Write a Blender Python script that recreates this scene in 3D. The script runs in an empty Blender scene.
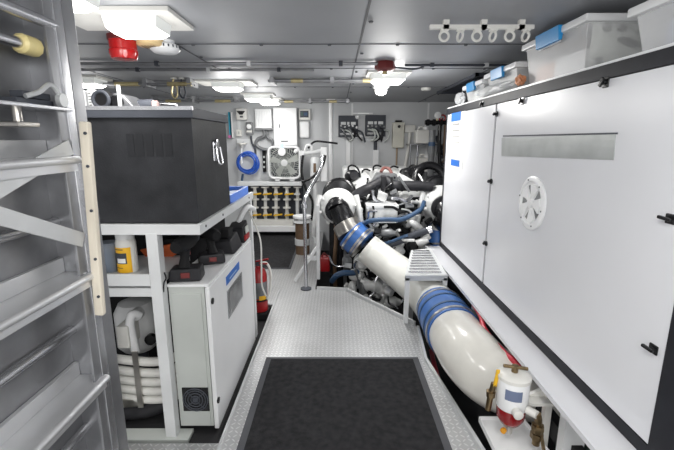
import bpy, bmesh, math, random
from mathutils import Vector, Matrix, Euler

scene = bpy.context.scene
C = scene.collection
PI = math.pi
rnd = random.Random(7)

# ------------------------------------------------------------------ measuring helper
# the camera stands at (0,0,1.6), looks along +Y and 12 degrees down
TH = math.radians(12.0)
def ray(u, v):
    a = (u - 337) / 400.0; b = (v - 225) / 400.0
    return Vector((a, math.cos(TH) - b * math.sin(TH), -math.sin(TH) - b * math.cos(TH)))
def P(u, v, X=None, Y=None, Z=None, t=None):
    d = ray(u, v)
    if X is not None: t = X / d.x
    if Y is not None: t = Y / d.y
    if Z is not None: t = (Z - 1.6) / d.z
    return Vector((0, 0, 1.6)) + d * t

# ------------------------------------------------------------------ materials
def lin(c):
    return tuple(((x / 255) / 12.92 if x / 255 < 0.04045 else ((x / 255 + 0.055) / 1.055) ** 2.4) for x in c)

def mat(name, col, rough=0.5, metal=0.0, var=0.08, scale=6.0, bump=0.0, bscale=60.0, stretch=None,
        emit=0.0, alpha=1.0, coat=0.0, trans=0.0):
    m = bpy.data.materials.new(name); m.use_nodes = True
    nt = m.node_tree; N = nt.nodes; L = nt.links
    b = N['Principled BSDF']
    c = lin(col)
    tc = N.new('ShaderNodeTexCoord')
    mp = N.new('ShaderNodeMapping')
    if stretch: mp.inputs['Scale'].default_value = stretch
    L.new(tc.outputs['Object'], mp.inputs['Vector'])
    nz = N.new('ShaderNodeTexNoise'); nz.inputs['Scale'].default_value = scale; nz.inputs['Detail'].default_value = 4
    L.new(mp.outputs['Vector'], nz.inputs['Vector'])
    rp = N.new('ShaderNodeValToRGB')
    rp.color_ramp.elements[0].position = 0.3; rp.color_ramp.elements[1].position = 0.7
    rp.color_ramp.elements[0].color = tuple(x * (1 - var) for x in c) + (1,)
    rp.color_ramp.elements[1].color = tuple(min(1, x * (1 + var)) for x in c) + (1,)
    L.new(nz.outputs['Fac'], rp.inputs['Fac'])
    L.new(rp.outputs['Color'], b.inputs['Base Color'])
    b.inputs['Roughness'].default_value = rough
    b.inputs['Metallic'].default_value = metal
    if coat: b.inputs['Coat Weight'].default_value = coat
    if trans: b.inputs['Transmission Weight'].default_value = trans
    if emit:
        b.inputs['Emission Color'].default_value = c + (1,)
        b.inputs['Emission Strength'].default_value = emit
    if alpha < 1: b.inputs['Alpha'].default_value = alpha
    if bump:
        n2 = N.new('ShaderNodeTexNoise'); n2.inputs['Scale'].default_value = bscale; n2.inputs['Detail'].default_value = 3
        L.new(mp.outputs['Vector'], n2.inputs['Vector'])
        bp = N.new('ShaderNodeBump'); bp.inputs['Strength'].default_value = bump; bp.inputs['Distance'].default_value = 0.01
        L.new(n2.outputs['Fac'], bp.inputs['Height']); L.new(bp.outputs['Normal'], b.inputs['Normal'])
    return m

def diamond_plate(name, col=(178, 179, 180), pitch=31.0):
    m = mat(name, col, rough=0.36, metal=0.55, var=0.12, scale=2.2)
    nt = m.node_tree; N = nt.nodes; L = nt.links; b = N['Principled BSDF']
    def M(op, a, bb=None, c=None):
        n = N.new('ShaderNodeMath'); n.operation = op
        for i, v in enumerate((a, bb, c)):
            if v is None: continue
            if isinstance(v, (int, float)): n.inputs[i].default_value = v
            else: L.new(v, n.inputs[i])
        return n.outputs[0]
    tc = N.new('ShaderNodeTexCoord'); sp = N.new('ShaderNodeSeparateXYZ'); L.new(tc.outputs['Object'], sp.inputs[0])
    u = M('MULTIPLY', sp.outputs[0], pitch); v = M('MULTIPLY', sp.outputs[1], pitch)
    fu = M('FLOOR', u); fv = M('FLOOR', v)
    fx = M('SUBTRACT', M('SUBTRACT', u, fu), 0.5); fy = M('SUBTRACT', M('SUBTRACT', v, fv), 0.5)
    par = M('FLOORED_MODULO', M('ADD', fu, fv), 2.0)
    s = M('SUBTRACT', M('MULTIPLY', par, 2.0), 1.0)
    a = M('ADD', fx, M('MULTIPLY', s, fy)); c = M('SUBTRACT', fy, M('MULTIPLY', s, fx))
    d = M('ADD', M('POWER', M('ABSOLUTE', M('DIVIDE', a, 0.66)), 2.0), M('POWER', M('ABSOLUTE', M('DIVIDE', c, 0.2)), 2.0))
    mr = N.new('ShaderNodeMapRange'); mr.interpolation_type = 'SMOOTHSTEP'
    mr.inputs['From Min'].default_value = 1.25; mr.inputs['From Max'].default_value = 0.45
    L.new(d, mr.inputs['Value'])
    bp = N.new('ShaderNodeBump'); bp.inputs['Strength'].default_value = 0.7; bp.inputs['Distance'].default_value = 0.004
    L.new(mr.outputs[0], bp.inputs['Height']); L.new(bp.outputs['Normal'], b.inputs['Normal'])
    old = b.inputs['Base Color'].links[0].from_socket
    mx = N.new('ShaderNodeMix'); mx.data_type = 'RGBA'
    L.new(M('MULTIPLY', mr.outputs[0], 0.4), mx.inputs['Factor'])
    L.new(old, mx.inputs['A']); mx.inputs['B'].default_value = (0.92, 0.92, 0.92, 1)
    L.new(mx.outputs['Result'], b.inputs['Base Color'])
    return m

M_ = dict(
    wall=mat('wall_grey', (196, 198, 200), 0.5, 0.1, 0.05, 1.5),
    ceil=mat('ceiling_grey', (158, 160, 164), 0.52, 0.15, 0.06, 2.0, 0.02, 300),
    seam=mat('seam_dark', (84, 86, 90), 0.6),
    bilge=mat('bilge_dark', (40, 40, 42), 0.7, 0, 0.4, 5, 0.2, 30),
    plate=diamond_plate('diamond_plate'),
    carpet=mat('black_carpet', (47, 47, 49), 0.95, 0, 0.3, 26, 0.7, 420),
    edging=mat('rubber_edging', (82, 83, 87), 0.7, 0, 0.1),
    white=mat('white_paint', (232, 233, 234), 0.32, 0, 0.03, 3),
    gloss=mat('white_gloss', (215, 216, 220), 0.25, 0, 0.02, 2),
    rackwhite=mat('rack_white', (214, 216, 217), 0.4, 0, 0.06, 5),
    greywhite=mat('cabinet_face_grey', (188, 192, 188), 0.4, 0, 0.05, 4),
    cream=mat('cream_plastic', (222, 221, 216), 0.4, 0, 0.05, 5),
    pipe=mat('pipe_white', (228, 228, 222), 0.3, 0, 0.04, 4, coat=0.2),
    elbow=mat('pipe_cream', (220, 218, 211), 0.3, 0, 0.07, 7, coat=0.3),
    blacktop=mat('black_crackle', (43, 44, 47), 0.5, 0, 0.25, 9, 0.15, 120),
    black=mat('black_gloss', (24, 24, 26), 0.25, 0, 0.2, 8),
    blackm=mat('black_matt', (28, 28, 30), 0.7, 0, 0.2, 8),
    rubber=mat('black_rubber', (44, 44, 47), 0.48, 0, 0.25, 14),
    dgrey=mat('dark_grey_panel', (70, 73, 80), 0.5, 0, 0.1),
    trim=mat('black_trim', (36, 37, 42), 0.5, 0, 0.2, 12),
    steel=mat('brushed_steel', (196, 192, 186), 0.28, 1.0, 0.1, 30, stretch=(1, 1, 0.1)),
    chrome=mat('chrome', (200, 201, 205), 0.24, 1.0, 0.03),
    alu=mat('aluminium', (196, 197, 200), 0.27, 0.88, 0.22, 5, 0.05, 12, stretch=(1, 0.35, 1)),
    alu_lit=mat('aluminium_lit_tread', (214, 215, 217), 0.34, 0.7, 0.1, 5, 0.03, 14, stretch=(1, 0.35, 1)),  # lighter aluminium: the light on the tread tops is put into the colour
    aludark=mat('aluminium_dull', (150, 151, 154), 0.36, 0.75, 0.2, 6, 0.05, 20),
    aluarm=mat('aluminium_arm', (200, 202, 203), 0.42, 0.5, 0.08, 8),
    bronze=mat('bronze', (130, 112, 84), 0.38, 0.9, 0.3, 30),
    brass=mat('brass', (196, 182, 138), 0.35, 0.6, 0.15, 20),
    wood=mat('pale_wood', (214, 206, 190), 0.6, 0, 0.1, 6, stretch=(6, 6, 0.6)),
    blue=mat('blue_silicone', (58, 104, 170), 0.35, 0, 0.12, 10),
    bluehose=mat('blue_hose', (50, 78, 110), 0.5, 0, 0.15, 12),
    bluecord=mat('blue_cord', (40, 92, 190), 0.45, 0, 0.2, 30),
    bluelabel=mat('blue_label', (36, 104, 190), 0.4, 0, 0.05),
    bluepale=mat('pale_blue_print', (190, 210, 236), 0.5),
    bluetray=mat('blue_tray', (92, 140, 235), 0.4, 0, 0.1),
    clip=mat('blue_clip', (36, 142, 206), 0.35, 0, 0.05),
    red=mat('red_paint', (158, 24, 28), 0.3, 0, 0.08, coat=0.3),
    faded=mat('black_faded', (37, 38, 41), .55),
    redglass=mat('red_lens', (176, 20, 22), 0.15, 0, 0.1, emit=0.03, coat=0.5),
    redbowl=mat('red_fuel_bowl', (140, 10, 18), 0.15, 0, 0.2),
    redhose=mat('red_hose', (196, 50, 66), 0.4, 0, 0.08),
    redbrown=mat('dark_red_metal', (112, 44, 44), 0.4, 0.2, 0.15),
    yellow=mat('yellow_label', (238, 182, 30), 0.4, 0, 0.04),
    ylever=mat('yellow_lever', (222, 176, 40), 0.4, 0, 0.1),
    orange=mat('orange_fabric', (196, 92, 42), 0.6, 0, 0.12, 12),
    orangepaper=mat('orange_wrap', (216, 150, 110), 0.5, 0, 0.3, 40),
    beige=mat('beige_plastic', (224, 196, 146), 0.45, 0, 0.05),
    ivory=mat('ivory_nylon', (226, 210, 150), 0.4, 0, 0.08, 14),
    beigebox=mat('beige_box', (204, 202, 190), 0.45),
    engine=mat('engine_white', (222, 223, 222), 0.35, 0.1, 0.12, 14),
    enggrey=mat('engine_grey', (128, 130, 132), 0.4, 0.4, 0.25, 12),
    engdark=mat('engine_dark', (36, 37, 39), 0.5, 0.3, 0.4, 14),
    brown=mat('brown_filter', (104, 82, 62), 0.6, 0, 0.15, 20),
    glow=mat('lamp_diffuser', (255, 253, 248), 0.4, emit=7.0),
    lampside=mat('lamp_side', (225, 228, 226), 0.3, 0, 0.03, emit=0.2),
    screen=mat('display_screen', (70, 96, 92), 0.2),
    screengrey=mat('grey_screen', (120, 122, 124), 0.2, 0, 0.3, 6),
    print=mat('grey_print', (130, 132, 128), 0.6, 0, 0.4, 60),
    card=mat('pale_card', (240, 243, 236), 0.5, 0, 0.06, 10),
    recess=mat('brushed_plate', (170, 173, 172), 0.32, 0.6, 0.12, 7),
    teal=mat('teal_cover', (40, 150, 176), 0.4),
    pink=mat('pink_plastic', (206, 120, 170), 0.5),
    green=mat('dark_green_hose', (38, 54, 48), 0.5),
)
def clear_mat(name, col, a):
    m = bpy.data.materials.new(name); m.use_nodes = True
    nt = m.node_tree; N = nt.nodes; L = nt.links
    b = N['Principled BSDF']; b.inputs['Roughness'].default_value = 0.35
    nz = N.new('ShaderNodeTexNoise'); nz.inputs['Scale'].default_value = 7
    rp = N.new('ShaderNodeValToRGB')
    rp.color_ramp.elements[0].color = tuple(x * 0.92 for x in lin(col)) + (1,); rp.color_ramp.elements[1].color = lin(col) + (1,)
    L.new(nz.outputs['Fac'], rp.inputs['Fac']); L.new(rp.outputs['Color'], b.inputs['Base Color'])
    b.inputs['Alpha'].default_value = a
    return m
for k_ in ('faded', 'trim', 'blacktop', 'rubber', 'blackm', 'carpet', 'dgrey', 'edging', 'engdark'):
    M_[k_].node_tree.nodes['Principled BSDF'].inputs['Specular IOR Level'].default_value = 0.2
M_['tub'] = clear_mat('translucent_tub', (250, 251, 252), 0.3)
M_['bag'] = clear_mat('plastic_bag', (220, 222, 224), 0.5)
M_['jar'] = clear_mat('clear_plastic', (150, 160, 172), 0.5)

# ------------------------------------------------------------------ mesh builder
class MB:
    """collects shapes in world coordinates, stores them relative to origin o"""
    def __init__(s, o=(0, 0, 0)):
        s.bm = bmesh.new(); s.o = Vector(o); s.bevelled = False
    def _bev(s, verts, bev, seg=2):
        if bev > 0:
            s.bevelled = True
            es = set()
            for v in verts: es.update(v.link_edges)
            bmesh.ops.bevel(s.bm, geom=list(es), offset=bev, segments=seg, profile=0.5, affect='EDGES')
    def hexa(s, p, bev=0):
        vs = [s.bm.verts.new(Vector(q)) for q in p]
        for f in ((3, 2, 1, 0), (4, 5, 6, 7), (0, 1, 5, 4), (1, 2, 6, 5), (2, 3, 7, 6), (3, 0, 4, 7)):
            s.bm.faces.new([vs[i] for i in f])
        s._bev(vs, bev); return s
    def box(s, lo, hi, bev=0):
        a = [min(lo[i], hi[i]) for i in range(3)]; b = [max(lo[i], hi[i]) for i in range(3)]
        return s.hexa([(a[0], a[1], a[2]), (b[0], a[1], a[2]), (b[0], b[1], a[2]), (a[0], b[1], a[2]),
                       (a[0], a[1], b[2]), (b[0], a[1], b[2]), (b[0], b[1], b[2]), (a[0], b[1], b[2])], bev)
    def obox(s, c, size, rot=(0, 0, 0), bev=0):
        R = Euler(rot).to_matrix() if not isinstance(rot, Matrix) else rot
        h = [x / 2 for x in size]; c = Vector(c)
        return s.hexa([c + R @ Vector(q) for q in ((-h[0], -h[1], -h[2]), (h[0], -h[1], -h[2]), (h[0], h[1], -h[2]), (-h[0], h[1], -h[2]),
                       (-h[0], -h[1], h[2]), (h[0], -h[1], h[2]), (h[0], h[1], h[2]), (-h[0], h[1], h[2]))], bev)
    def bar(s, a, b, w, d, up=(0, 0, 1), bev=0):
        a = Vector(a); b = Vector(b); y = (b - a).normalized(); x = y.cross(Vector(up))
        if x.length < 1e-4: x = y.cross(Vector((1, 0, 0)))
        x.normalize(); z = x.cross(y)
        R = Matrix((x, y, z)).transposed()
        return s.obox((a + b) / 2, (w, (b - a).length, d), R, bev)
    def tube(s, pts, r, n=10, smooth=4, closed=False, radii=None, cap=True):
        pts = [Vector(p) for p in pts]; rr = list(radii) if radii else [r] * len(pts)
        if smooth > 1 and len(pts) > 2:
            q = []; qr = []; m = len(pts); segs = m if closed else m - 1
            for i in range(segs):
                if closed: p0, p1, p2, p3 = pts[i - 1], pts[i], pts[(i + 1) % m], pts[(i + 2) % m]
                else: p0, p1, p2, p3 = pts[max(i - 1, 0)], pts[i], pts[i + 1], pts[min(i + 2, m - 1)]
                for k in range(smooth):
                    t = k / smooth
                    q.append(0.5 * ((2 * p1) + (p2 - p0) * t + (2 * p0 - 5 * p1 + 4 * p2 - p3) * t * t + (3 * p1 - p0 - 3 * p2 + p3) * t ** 3))
                    qr.append(rr[i] * (1 - t) + rr[(i + 1) % m] * t)
            if not closed: q.append(pts[-1]); qr.append(rr[-1])
            pts, rr = q, qr
        m = len(pts); rings = []
        d0 = (pts[1] - pts[0]).normalized()
        ref = Vector((0, 0, 1)) if abs(d0.z) < 0.9 else Vector((1, 0, 0))
        nx = d0.cross(ref).normalized()
        for i in range(m):
            if closed: d = (pts[(i + 1) % m] - pts[i - 1])
            else: d = pts[min(i + 1, m - 1)] - pts[max(i - 1, 0)]
            if d.length < 1e-9: d = d0
            d.normalize()
            nx = nx - d * nx.dot(d)
            if nx.length < 1e-5: nx = d.cross(Vector((0.3, 0.5, 0.8)))
            nx.normalize(); ny = d.cross(nx)
            rings.append([s.bm.verts.new(pts[i] + (nx * math.cos(2 * PI * k / n) + ny * math.sin(2 * PI * k / n)) * rr[i]) for k in range(n)])
        for i in range(m if closed else m - 1):
            A, B = rings[i], rings[(i + 1) % m]
            for k in range(n):
                s.bm.faces.new((A[k], A[(k + 1) % n], B[(k + 1) % n], B[k]))
        if cap and not closed:
            s.bm.faces.new(rings[0][::-1]); s.bm.faces.new(rings[-1])
        return s
    def lathe(s, prof, base, axis=(0, 0, 1), n=24):
        ax = Vector(axis).normalized(); base = Vector(base)
        x = ax.cross(Vector((0, 0, 1)) if abs(ax.z) < 0.9 else Vector((1, 0, 0))).normalized(); y = ax.cross(x)
        rings = []
        for r, h in prof:
            r = max(r, 1e-4)
            rings.append([s.bm.verts.new(base + ax * h + (x * math.cos(2 * PI * k / n) + y * math.sin(2 * PI * k / n)) * r) for k in range(n)])
        for A, B in zip(rings, rings[1:]):
            for k in range(n): s.bm.faces.new((A[k], A[(k + 1) % n], B[(k + 1) % n], B[k]))
        s.bm.faces.new(rings[0][::-1]); s.bm.faces.new(rings[-1])
        return s
    def cyl(s, a, b, r, n=16):
        a = Vector(a); b = Vector(b)
        return s.lathe([(r, 0), (r, (b - a).length)], a, b - a, n)
    def torus(s, c, axis, R, r, n=28, k=8):
        ax = Vector(axis).normalized()
        x = ax.cross(Vector((0, 0, 1)) if abs(ax.z) < 0.9 else Vector((1, 0, 0))).normalized(); y = ax.cross(x); c = Vector(c)
        return s.tube([c + (x * math.cos(2 * PI * i / n) + y * math.sin(2 * PI * i / n)) * R for i in range(n)], r, k, 1, True)
    def prism(s, poly, ext):
        ext = Vector(ext)
        a = [s.bm.verts.new(Vector(p)) for p in poly]; b = [s.bm.verts.new(Vector(p) + ext) for p in poly]
        n = len(poly)
        s.bm.faces.new(a[::-1]); s.bm.faces.new(b)
        for i in range(n): s.bm.faces.new((a[i], a[(i + 1) % n], b[(i + 1) % n], b[i]))
        return s
    def build(s, name, m, parent=None, kind=None, label=None, ang=38):
        bmesh.ops.translate(s.bm, verts=s.bm.verts[:], vec=-s.o)
        bmesh.ops.recalc_face_normals(s.bm, faces=s.bm.faces[:])
        me = bpy.data.meshes.new(name); s.bm.to_mesh(me); s.bm.free()
        me.materials.append(M_[m] if isinstance(m, str) else m)
        for p in me.polygons: p.use_smooth = True
        me.set_sharp_from_angle(angle=math.radians(ang))
        o = bpy.data.objects.new(name, me); C.objects.link(o)
        if parent is None: o.location = s.o
        else: o.parent = parent
        if s.bevelled:
            wn = o.modifiers.new('even_normals', 'WEIGHTED_NORMAL'); wn.keep_sharp = True
        if kind: o['kind'] = kind
        if label: o['label'] = label
        return o

def thing(name, label, cat, loc, group=None, rotz=0):
    o = bpy.data.objects.new(name, None); C.objects.link(o)
    o.empty_display_size = 0.1
    o.location = loc; o.rotation_euler = (0, 0, rotz)
    o['label'] = label; o['category'] = cat
    if group: o['group'] = group
    return o
def tag(o, label, cat, group=None):
    o['label'] = label; o['category'] = cat
    if group: o['group'] = group
    return o
def clone(root, loc, label, rotz=None, group=None):
    r = root.copy(); C.objects.link(r); r.location = loc; r['label'] = label
    if rotz is not None: r.rotation_euler = (0, 0, rotz)
    if group: r['group'] = group
    for ch in list(root.children):
        c = ch.copy(); C.objects.link(c); c.parent = r
        for g in list(ch.children):
            d = g.copy(); C.objects.link(d); d.parent = c
    return r
S = 'structure'

# ================================================================== SETTING
ZC = 2.22; YW = 7.0; XL = -3.5; XR = 2.9
MB().box((XL, -1.3, -0.42), (XR, YW, -0.36)).build('floor_bilge', 'bilge', kind=S)
MB().box((XL, YW, -0.42), (XR, YW + 0.08, ZC + 0.1)).build('wall_far', 'wall', kind=S)
MB().box((XL - 0.08, -1.3, -0.42), (XL, YW, ZC + 0.1)).build('wall_left', 'wall', kind=S)
MB().box((XR, -1.3, -0.42), (XR + 0.08, YW, ZC + 0.1)).build('wall_right', 'wall', kind=S)
MB().box((XL, -1.3, ZC), (XR, YW, ZC + 0.1)).build('ceiling', 'ceil', kind=S)
# wall seams
k = 1
for u in (352, 427):
    x = P(u, 140, Y=YW).x
    MB().box((x - 0.015, YW - 0.008, 0), (x + 0.015, YW, ZC)).build('trim_%d' % k, 'white', kind=S); k += 1
# ceiling panel joints with their screw heads
for y in (1.62, 2.83, 3.74, 5.0):
    m = MB().box((XL, y - 0.006, ZC - 0.004), (XR, y + 0.006, ZC))
    for i in range(14):
        xx = XL + 0.3 + i * 0.45
        m.lathe([(0.014, 0), (0.010, 0.008)], (xx, y, ZC - 0.004), (0, 0, -1), 8)
    m.build('trim_%d' % k, 'seam', kind=S); k += 1
for x, y0, y1 in ((0.15, -1.3, YW), (-1.06, 2.83, 3.74), (1.36, 3.74, YW), (-2.27, -1.3, YW), (2.2, -1.3, YW)):
    m = MB().box((x - 0.006, y0, ZC - 0.004), (x + 0.006, y1, ZC))
    for i in range(int((y1 - y0) / 0.8)):
        m.lathe([(0.014, 0), (0.010, 0.008)], (x + 0.03, y0 + 0.4 + i * 0.8, ZC - 0.004), (0, 0, -1), 8)
    m.build('trim_%d' % k, 'seam', kind=S); k += 1
# dark pipe joint far end of the ceiling
MB().box((XL, YW - 0.02, ZC - 0.015), (XR, YW, ZC)).build('trim_%d' % k, 'wall', kind=S); k += 1

# floors
m = MB()
m.prism([(-0.626, -0.9, -0.03), (0.86, -0.9, -0.03), (0.84, 1.0, -0.03), (0.755, 1.82, -0.03), (0.655, 2.68, -0.03), (0.70, 3.2, -0.03), (0.69, 3.3, -0.03),
         (0.10, 4.10, -0.03), (-0.24, 4.14, -0.03), (-0.626, 4.14, -0.03)], (0, 0, 0.03))
m.build('floor_walkway', 'plate', kind=S)
m = MB()   # raised lip of the walkway
for a, b in (((0.84, 1.0), (0.755, 1.82)), ((0.755, 1.82), (0.655, 2.68)), ((0.655, 2.68), (0.70, 3.2)), ((0.69, 3.28), (0.10, 4.10)), ((0.10, 4.10), (-0.22, 4.14))):
    m.bar((a[0], a[1], 0.002), (b[0], b[1], 0.002), 0.02, 0.06)
m.bar((-0.626, -0.9, -0.01), (-0.626, 4.1, -0.01), 0.012, 0.05)
m.build('trim_%d' % k, 'aluarm', kind=S); k += 1
MB().prism([(-2.2, 4.14, -0.04), (-0.24, 4.14, -0.04), (-0.24, YW, -0.04), (-2.2, YW, -0.04)], (0, 0, 0.03)).build('floor_passage', 'plate', kind=S)
MB().prism([(-1.2, 3.75, -0.04), (-0.64, 3.75, -0.04), (-0.64, 4.14, -0.04), (-1.2, 4.14, -0.04)], (0, 0, 0.03)).build('floor_landing', 'plate', kind=S)
MB().box((-3.0, 0.6, -0.14), (-0.66, 3.75, -0.08)).build('floor_side', 'bilge', kind=S)
MB().box((-1.5, 1.62, -0.08), (-0.64, 1.90, -0.03)).build('floor_step', 'plate', kind=S)

# ================================================================== MATS
L = Vector((0.04, 1.8, 0))
t = thing('floor_mat', 'large black carpet mat on the near walkway plate', 'mat', L)
MB(L).box((-0.49, 0.9, 0.0), (0.565, 2.70, 0.010), 0.003).build('carpet', 'carpet', t)
m = MB(L)
for x0, x1 in ((-0.53, -0.49), (0.565, 0.607)): m.box((x0, 0.9, 0), (x1, 2.73, 0.006))
m.box((-0.49, 2.70, 0), (0.565, 2.73, 0.006))
m.build('edging', 'edging', t)
L = Vector((-1.1, 5.9, -0.01))
t = thing('floor_mat', 'dark rubber mat on the far passage floor under the valve manifold', 'mat', L)
MB(L).box((-1.75, 4.90, -0.01), (-0.62, 6.85, 0.0), 0.003).build('carpet', 'carpet', t)
MB(L).box((-0.62, 4.88, -0.01), (-0.59, 6.87, -0.002)).box((-1.75, 4.87, -0.01), (-0.59, 4.90, -0.002)).build('edging', 'edging', t)

# ================================================================== GENERATOR ENCLOSURE
EX = 1.15
L = Vector((1.7, 2.8, 0.0))
t = thing('generator_enclosure', 'big white sound enclosure with black edges filling the right side', 'generator enclosure', L)
MB(L).box((EX + 0.03, 1.24, 0.44), (2.4, 4.33, 1.86)).build('housing', 'gloss', t)
MB(L).box((EX - 0.005, 1.22, 1.855), (2.4, 4.34, 1.915), 0.004).build('top_rail', 'trim', t)
MB(L).box((EX + 0.003, 1.22, 1.9155), (2.4, 4.34, 1.9265)).build('top_cap', 'white', t)
MB(L).box((EX - 0.004, 1.22, 0.44), (EX + 0.03, 4.34, 0.495), 0.003).build('bottom_rail', 'trim', t)
MB(L).box((EX - 0.006, 1.14, 0.40), (EX + 0.12, 1.275, 1.855), 0.004).build('corner_post', 'trim', t)
MB(L).box((EX - 0.002, 4.30, 0.495), (EX + 0.03, 4.34, 1.855)).build('corner_post', 'trim', t)
MB(L).box((EX + 0.012, 2.985, 0.495), (EX + 0.032, 3.015, 1.855)).build('door_gap', 'blackm', t)
def encl_door(y0, y1): 
    return MB(L).box((EX, y0, 0.497), (EX + 0.03, y1, 1.853), 0.003).build('door', 'gloss', t)
d2 = encl_door(1.28, 2.985); d1 = encl_door(3.015, 4.30)
def latch(u, v, par):
    c = P(u, v, X=EX); m = MB(L)
    m.box((EX - 0.006, c.y - 0.02, c.z - 0.024), (EX + 0.002, c.y + 0.02, c.z + 0.024), 0.004)
    m.lathe([(0.012, 0), (0.012, 0.012)], (EX - 0.006, c.y, c.z), (-1, 0, 0), 12)
    m.obox((EX - 0.022, c.y, c.z), (0.010, 0.018, 0.04), (0.5, 0, 0), 0.003)
    m.build('latch', 'black', par)
latch(606.5, 82, d2); latch(523, 101, d2); latch(483, 104, d1)
c = P(654, 349, X=EX)
m = MB(L); m.box((EX - 0.006, c.y - 0.02, c.z - 0.018), (EX + 0.002, c.y + 0.02, c.z + 0.018), 0.004)
m.bar((EX - 0.02, c.y - 0.02, c.z), (EX - 0.026, c.y + 0.025, c.z + 0.004), 0.012, 0.012, bev=0.003); m.build('latch', 'black', d2)
c = P(671, 219, X=EX)
m = MB(L); m.box((EX - 0.006, c.y - 0.02, c.z - 0.018), (EX + 0.002, c.y + 0.02, c.z + 0.018), 0.004)
m.bar((EX - 0.02, c.y - 0.02, c.z), (EX - 0.026, c.y + 0.025, c.z + 0.004), 0.012, 0.012, bev=0.003); m.build('latch', 'black', d2)
for v in (115, 180, 241):
    c = P(491 - (v - 110) * 0.06, v, X=EX)
    m = MB(L); m.lathe([(0.020, 0), (0.020, 0.012), (0.010, 0.012), (0.012, 0.030), (0.006, 0.034)], (EX + 0.002, 2.975, c.z), (-1, 0, 0), 12)
    m.box((EX - 0.006, 2.98, c.z - 0.008), (EX + 0.004, 3.03, c.z + 0.008)); m.build('hinge', 'black', d2)
# round hatch with a star pattern of pockets
hc = P(532.5, 203, X=EX); hx = EX
def ringpt(r, a): return (hx, hc.y + r * math.cos(a), hc.z + r * math.sin(a))
hr = 0.158
h = MB(L).lathe([(hr, 0), (hr, 0.008), (hr - 0.012, 0.016), (hr - 0.030, 0.016), (hr - 0.034, 0.006), (0.02, 0.006)], (hx, hc.y, hc.z), (-1, 0, 0), 40).build('hatch', 'white', d2)
m = MB(L)
for i in range(5):
    a = PI / 2 + 0.35 + i * 2 * PI / 5
    pts = []
    for rr, da in ((0.022, 0), (0.110, -0.40), (0.118, 0), (0.110, 0.40)):
        q = ringpt(rr, a + da); pts.append((hx - 0.0065, q[1], q[2]))
    m.prism(pts, (-0.012, 0, 0))
m.lathe([(0.03, 0), (0.03, 0.02), (0.012, 0.024)], (hx, hc.y, hc.z), (-1, 0, 0), 16)
m.build('hatch_handle', 'white', h)
m = MB(L)
for i in range(5):
    a = PI / 2 + 0.35 + (i + 0.5) * 2 * PI / 5
    pts = [(hx - 0.0064, ringpt(rr, a + da)[1], ringpt(rr, a + da)[2]) for rr, da in ((0.04, 0), (0.110, -0.2), (0.110, 0.2))]
    m.prism(pts, (-0.002, 0, 0))
m.build('pocket', 'screengrey', h)
for i in range(6):
    q = ringpt(hr - 0.02, i * PI / 3 + 0.2); MB(L).lathe([(0.006, 0), (0.004, 0.004)], (hx - 0.015, q[1], q[2]), (-1, 0, 0), 8).build('screw', 'dgrey', h)
# brushed plate let into the door
a = P(502, 138, X=EX); b = P(502, 156, X=EX); c = P(616, 134, X=EX); d = P(614, 160, X=EX)
MB(L).hexa([(EX - 0.003, b.y, b.z), (EX - 0.003, d.y, d.z), (EX + 0.002, d.y, d.z), (EX + 0.002, b.y, b.z),
            (EX - 0.003, a.y, a.z), (EX - 0.003, c.y, c.z), (EX + 0.002, c.y, c.z), (EX + 0.002, a.y, a.z)]).build('nameplate', 'recess', d2)
MB(L).box((EX - 0.006, d.y, c.z - 0.001), (EX, b.y, c.z + 0.006)).build('plate_edge', 'dgrey', d2)
# document sleeve and blue stickers on the far door
def yz_panel(u0, v0, u1, v1, th, mt, name, par, lab=None):
    a = P(u0, v0, X=EX); b = P(u1, v1, X=EX)
    return MB(L).box((EX - th, a.y, a.z), (EX + 0.001, b.y, b.z), 0.0008).build(name, mt, par, label=lab)
sl = yz_panel(451, 112, 462, 170, 0.003, 'cream', 'document_sleeve', d1)
yz_panel(452, 113, 461, 120.5, 0.005, 'bluelabel', 'sticker', sl, 'blue sticker at the top of the sleeve')
yz_panel(451.5, 159, 459.5, 167, 0.005, 'bluelabel', 'sticker', sl, 'blue sticker at the foot of the sleeve')
m = MB(L)
for v in (124, 130, 136, 142, 148, 154):
    a = P(453, v, X=EX); b = P(460, v + 0.8, X=EX); m.box((EX - 0.0045, a.y, a.z), (EX, b.y, b.z))
m.build('print', 'print', sl)
# white ledge and its legs
MB(L).box((0.996, 1.0, 0.415), (EX + 0.1, 4.34, 0.438)).box((0.985, 1.0, 0.422), (0.996, 4.34, 0.446)).build('base_ledge', 'gloss', t)
for y in (1.62, 2.9, 4.2):
    MB(L).box((1.06, y, -0.36), (1.16, y + 0.05, 0.416)).build('base_leg', 'rackwhite', t)
MB(L).box((1.10, 1.0, 0.10), (1.15, 4.3, 0.2)).build('base_beam', 'engdark', t)

# vertical air duct behind the bins
c = P(605, 3, X=1.72)
MB((1.72, c.y, 1.939)).lathe([(0.10, 0), (0.10, 0.28)], (1.72, c.y, 1.939), (0, 0, 1), 28).build('air_duct', 'rackwhite')
tag(bpy.data.objects['air_duct'], 'round white duct rising to the ceiling behind the middle bin', 'duct')

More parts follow.
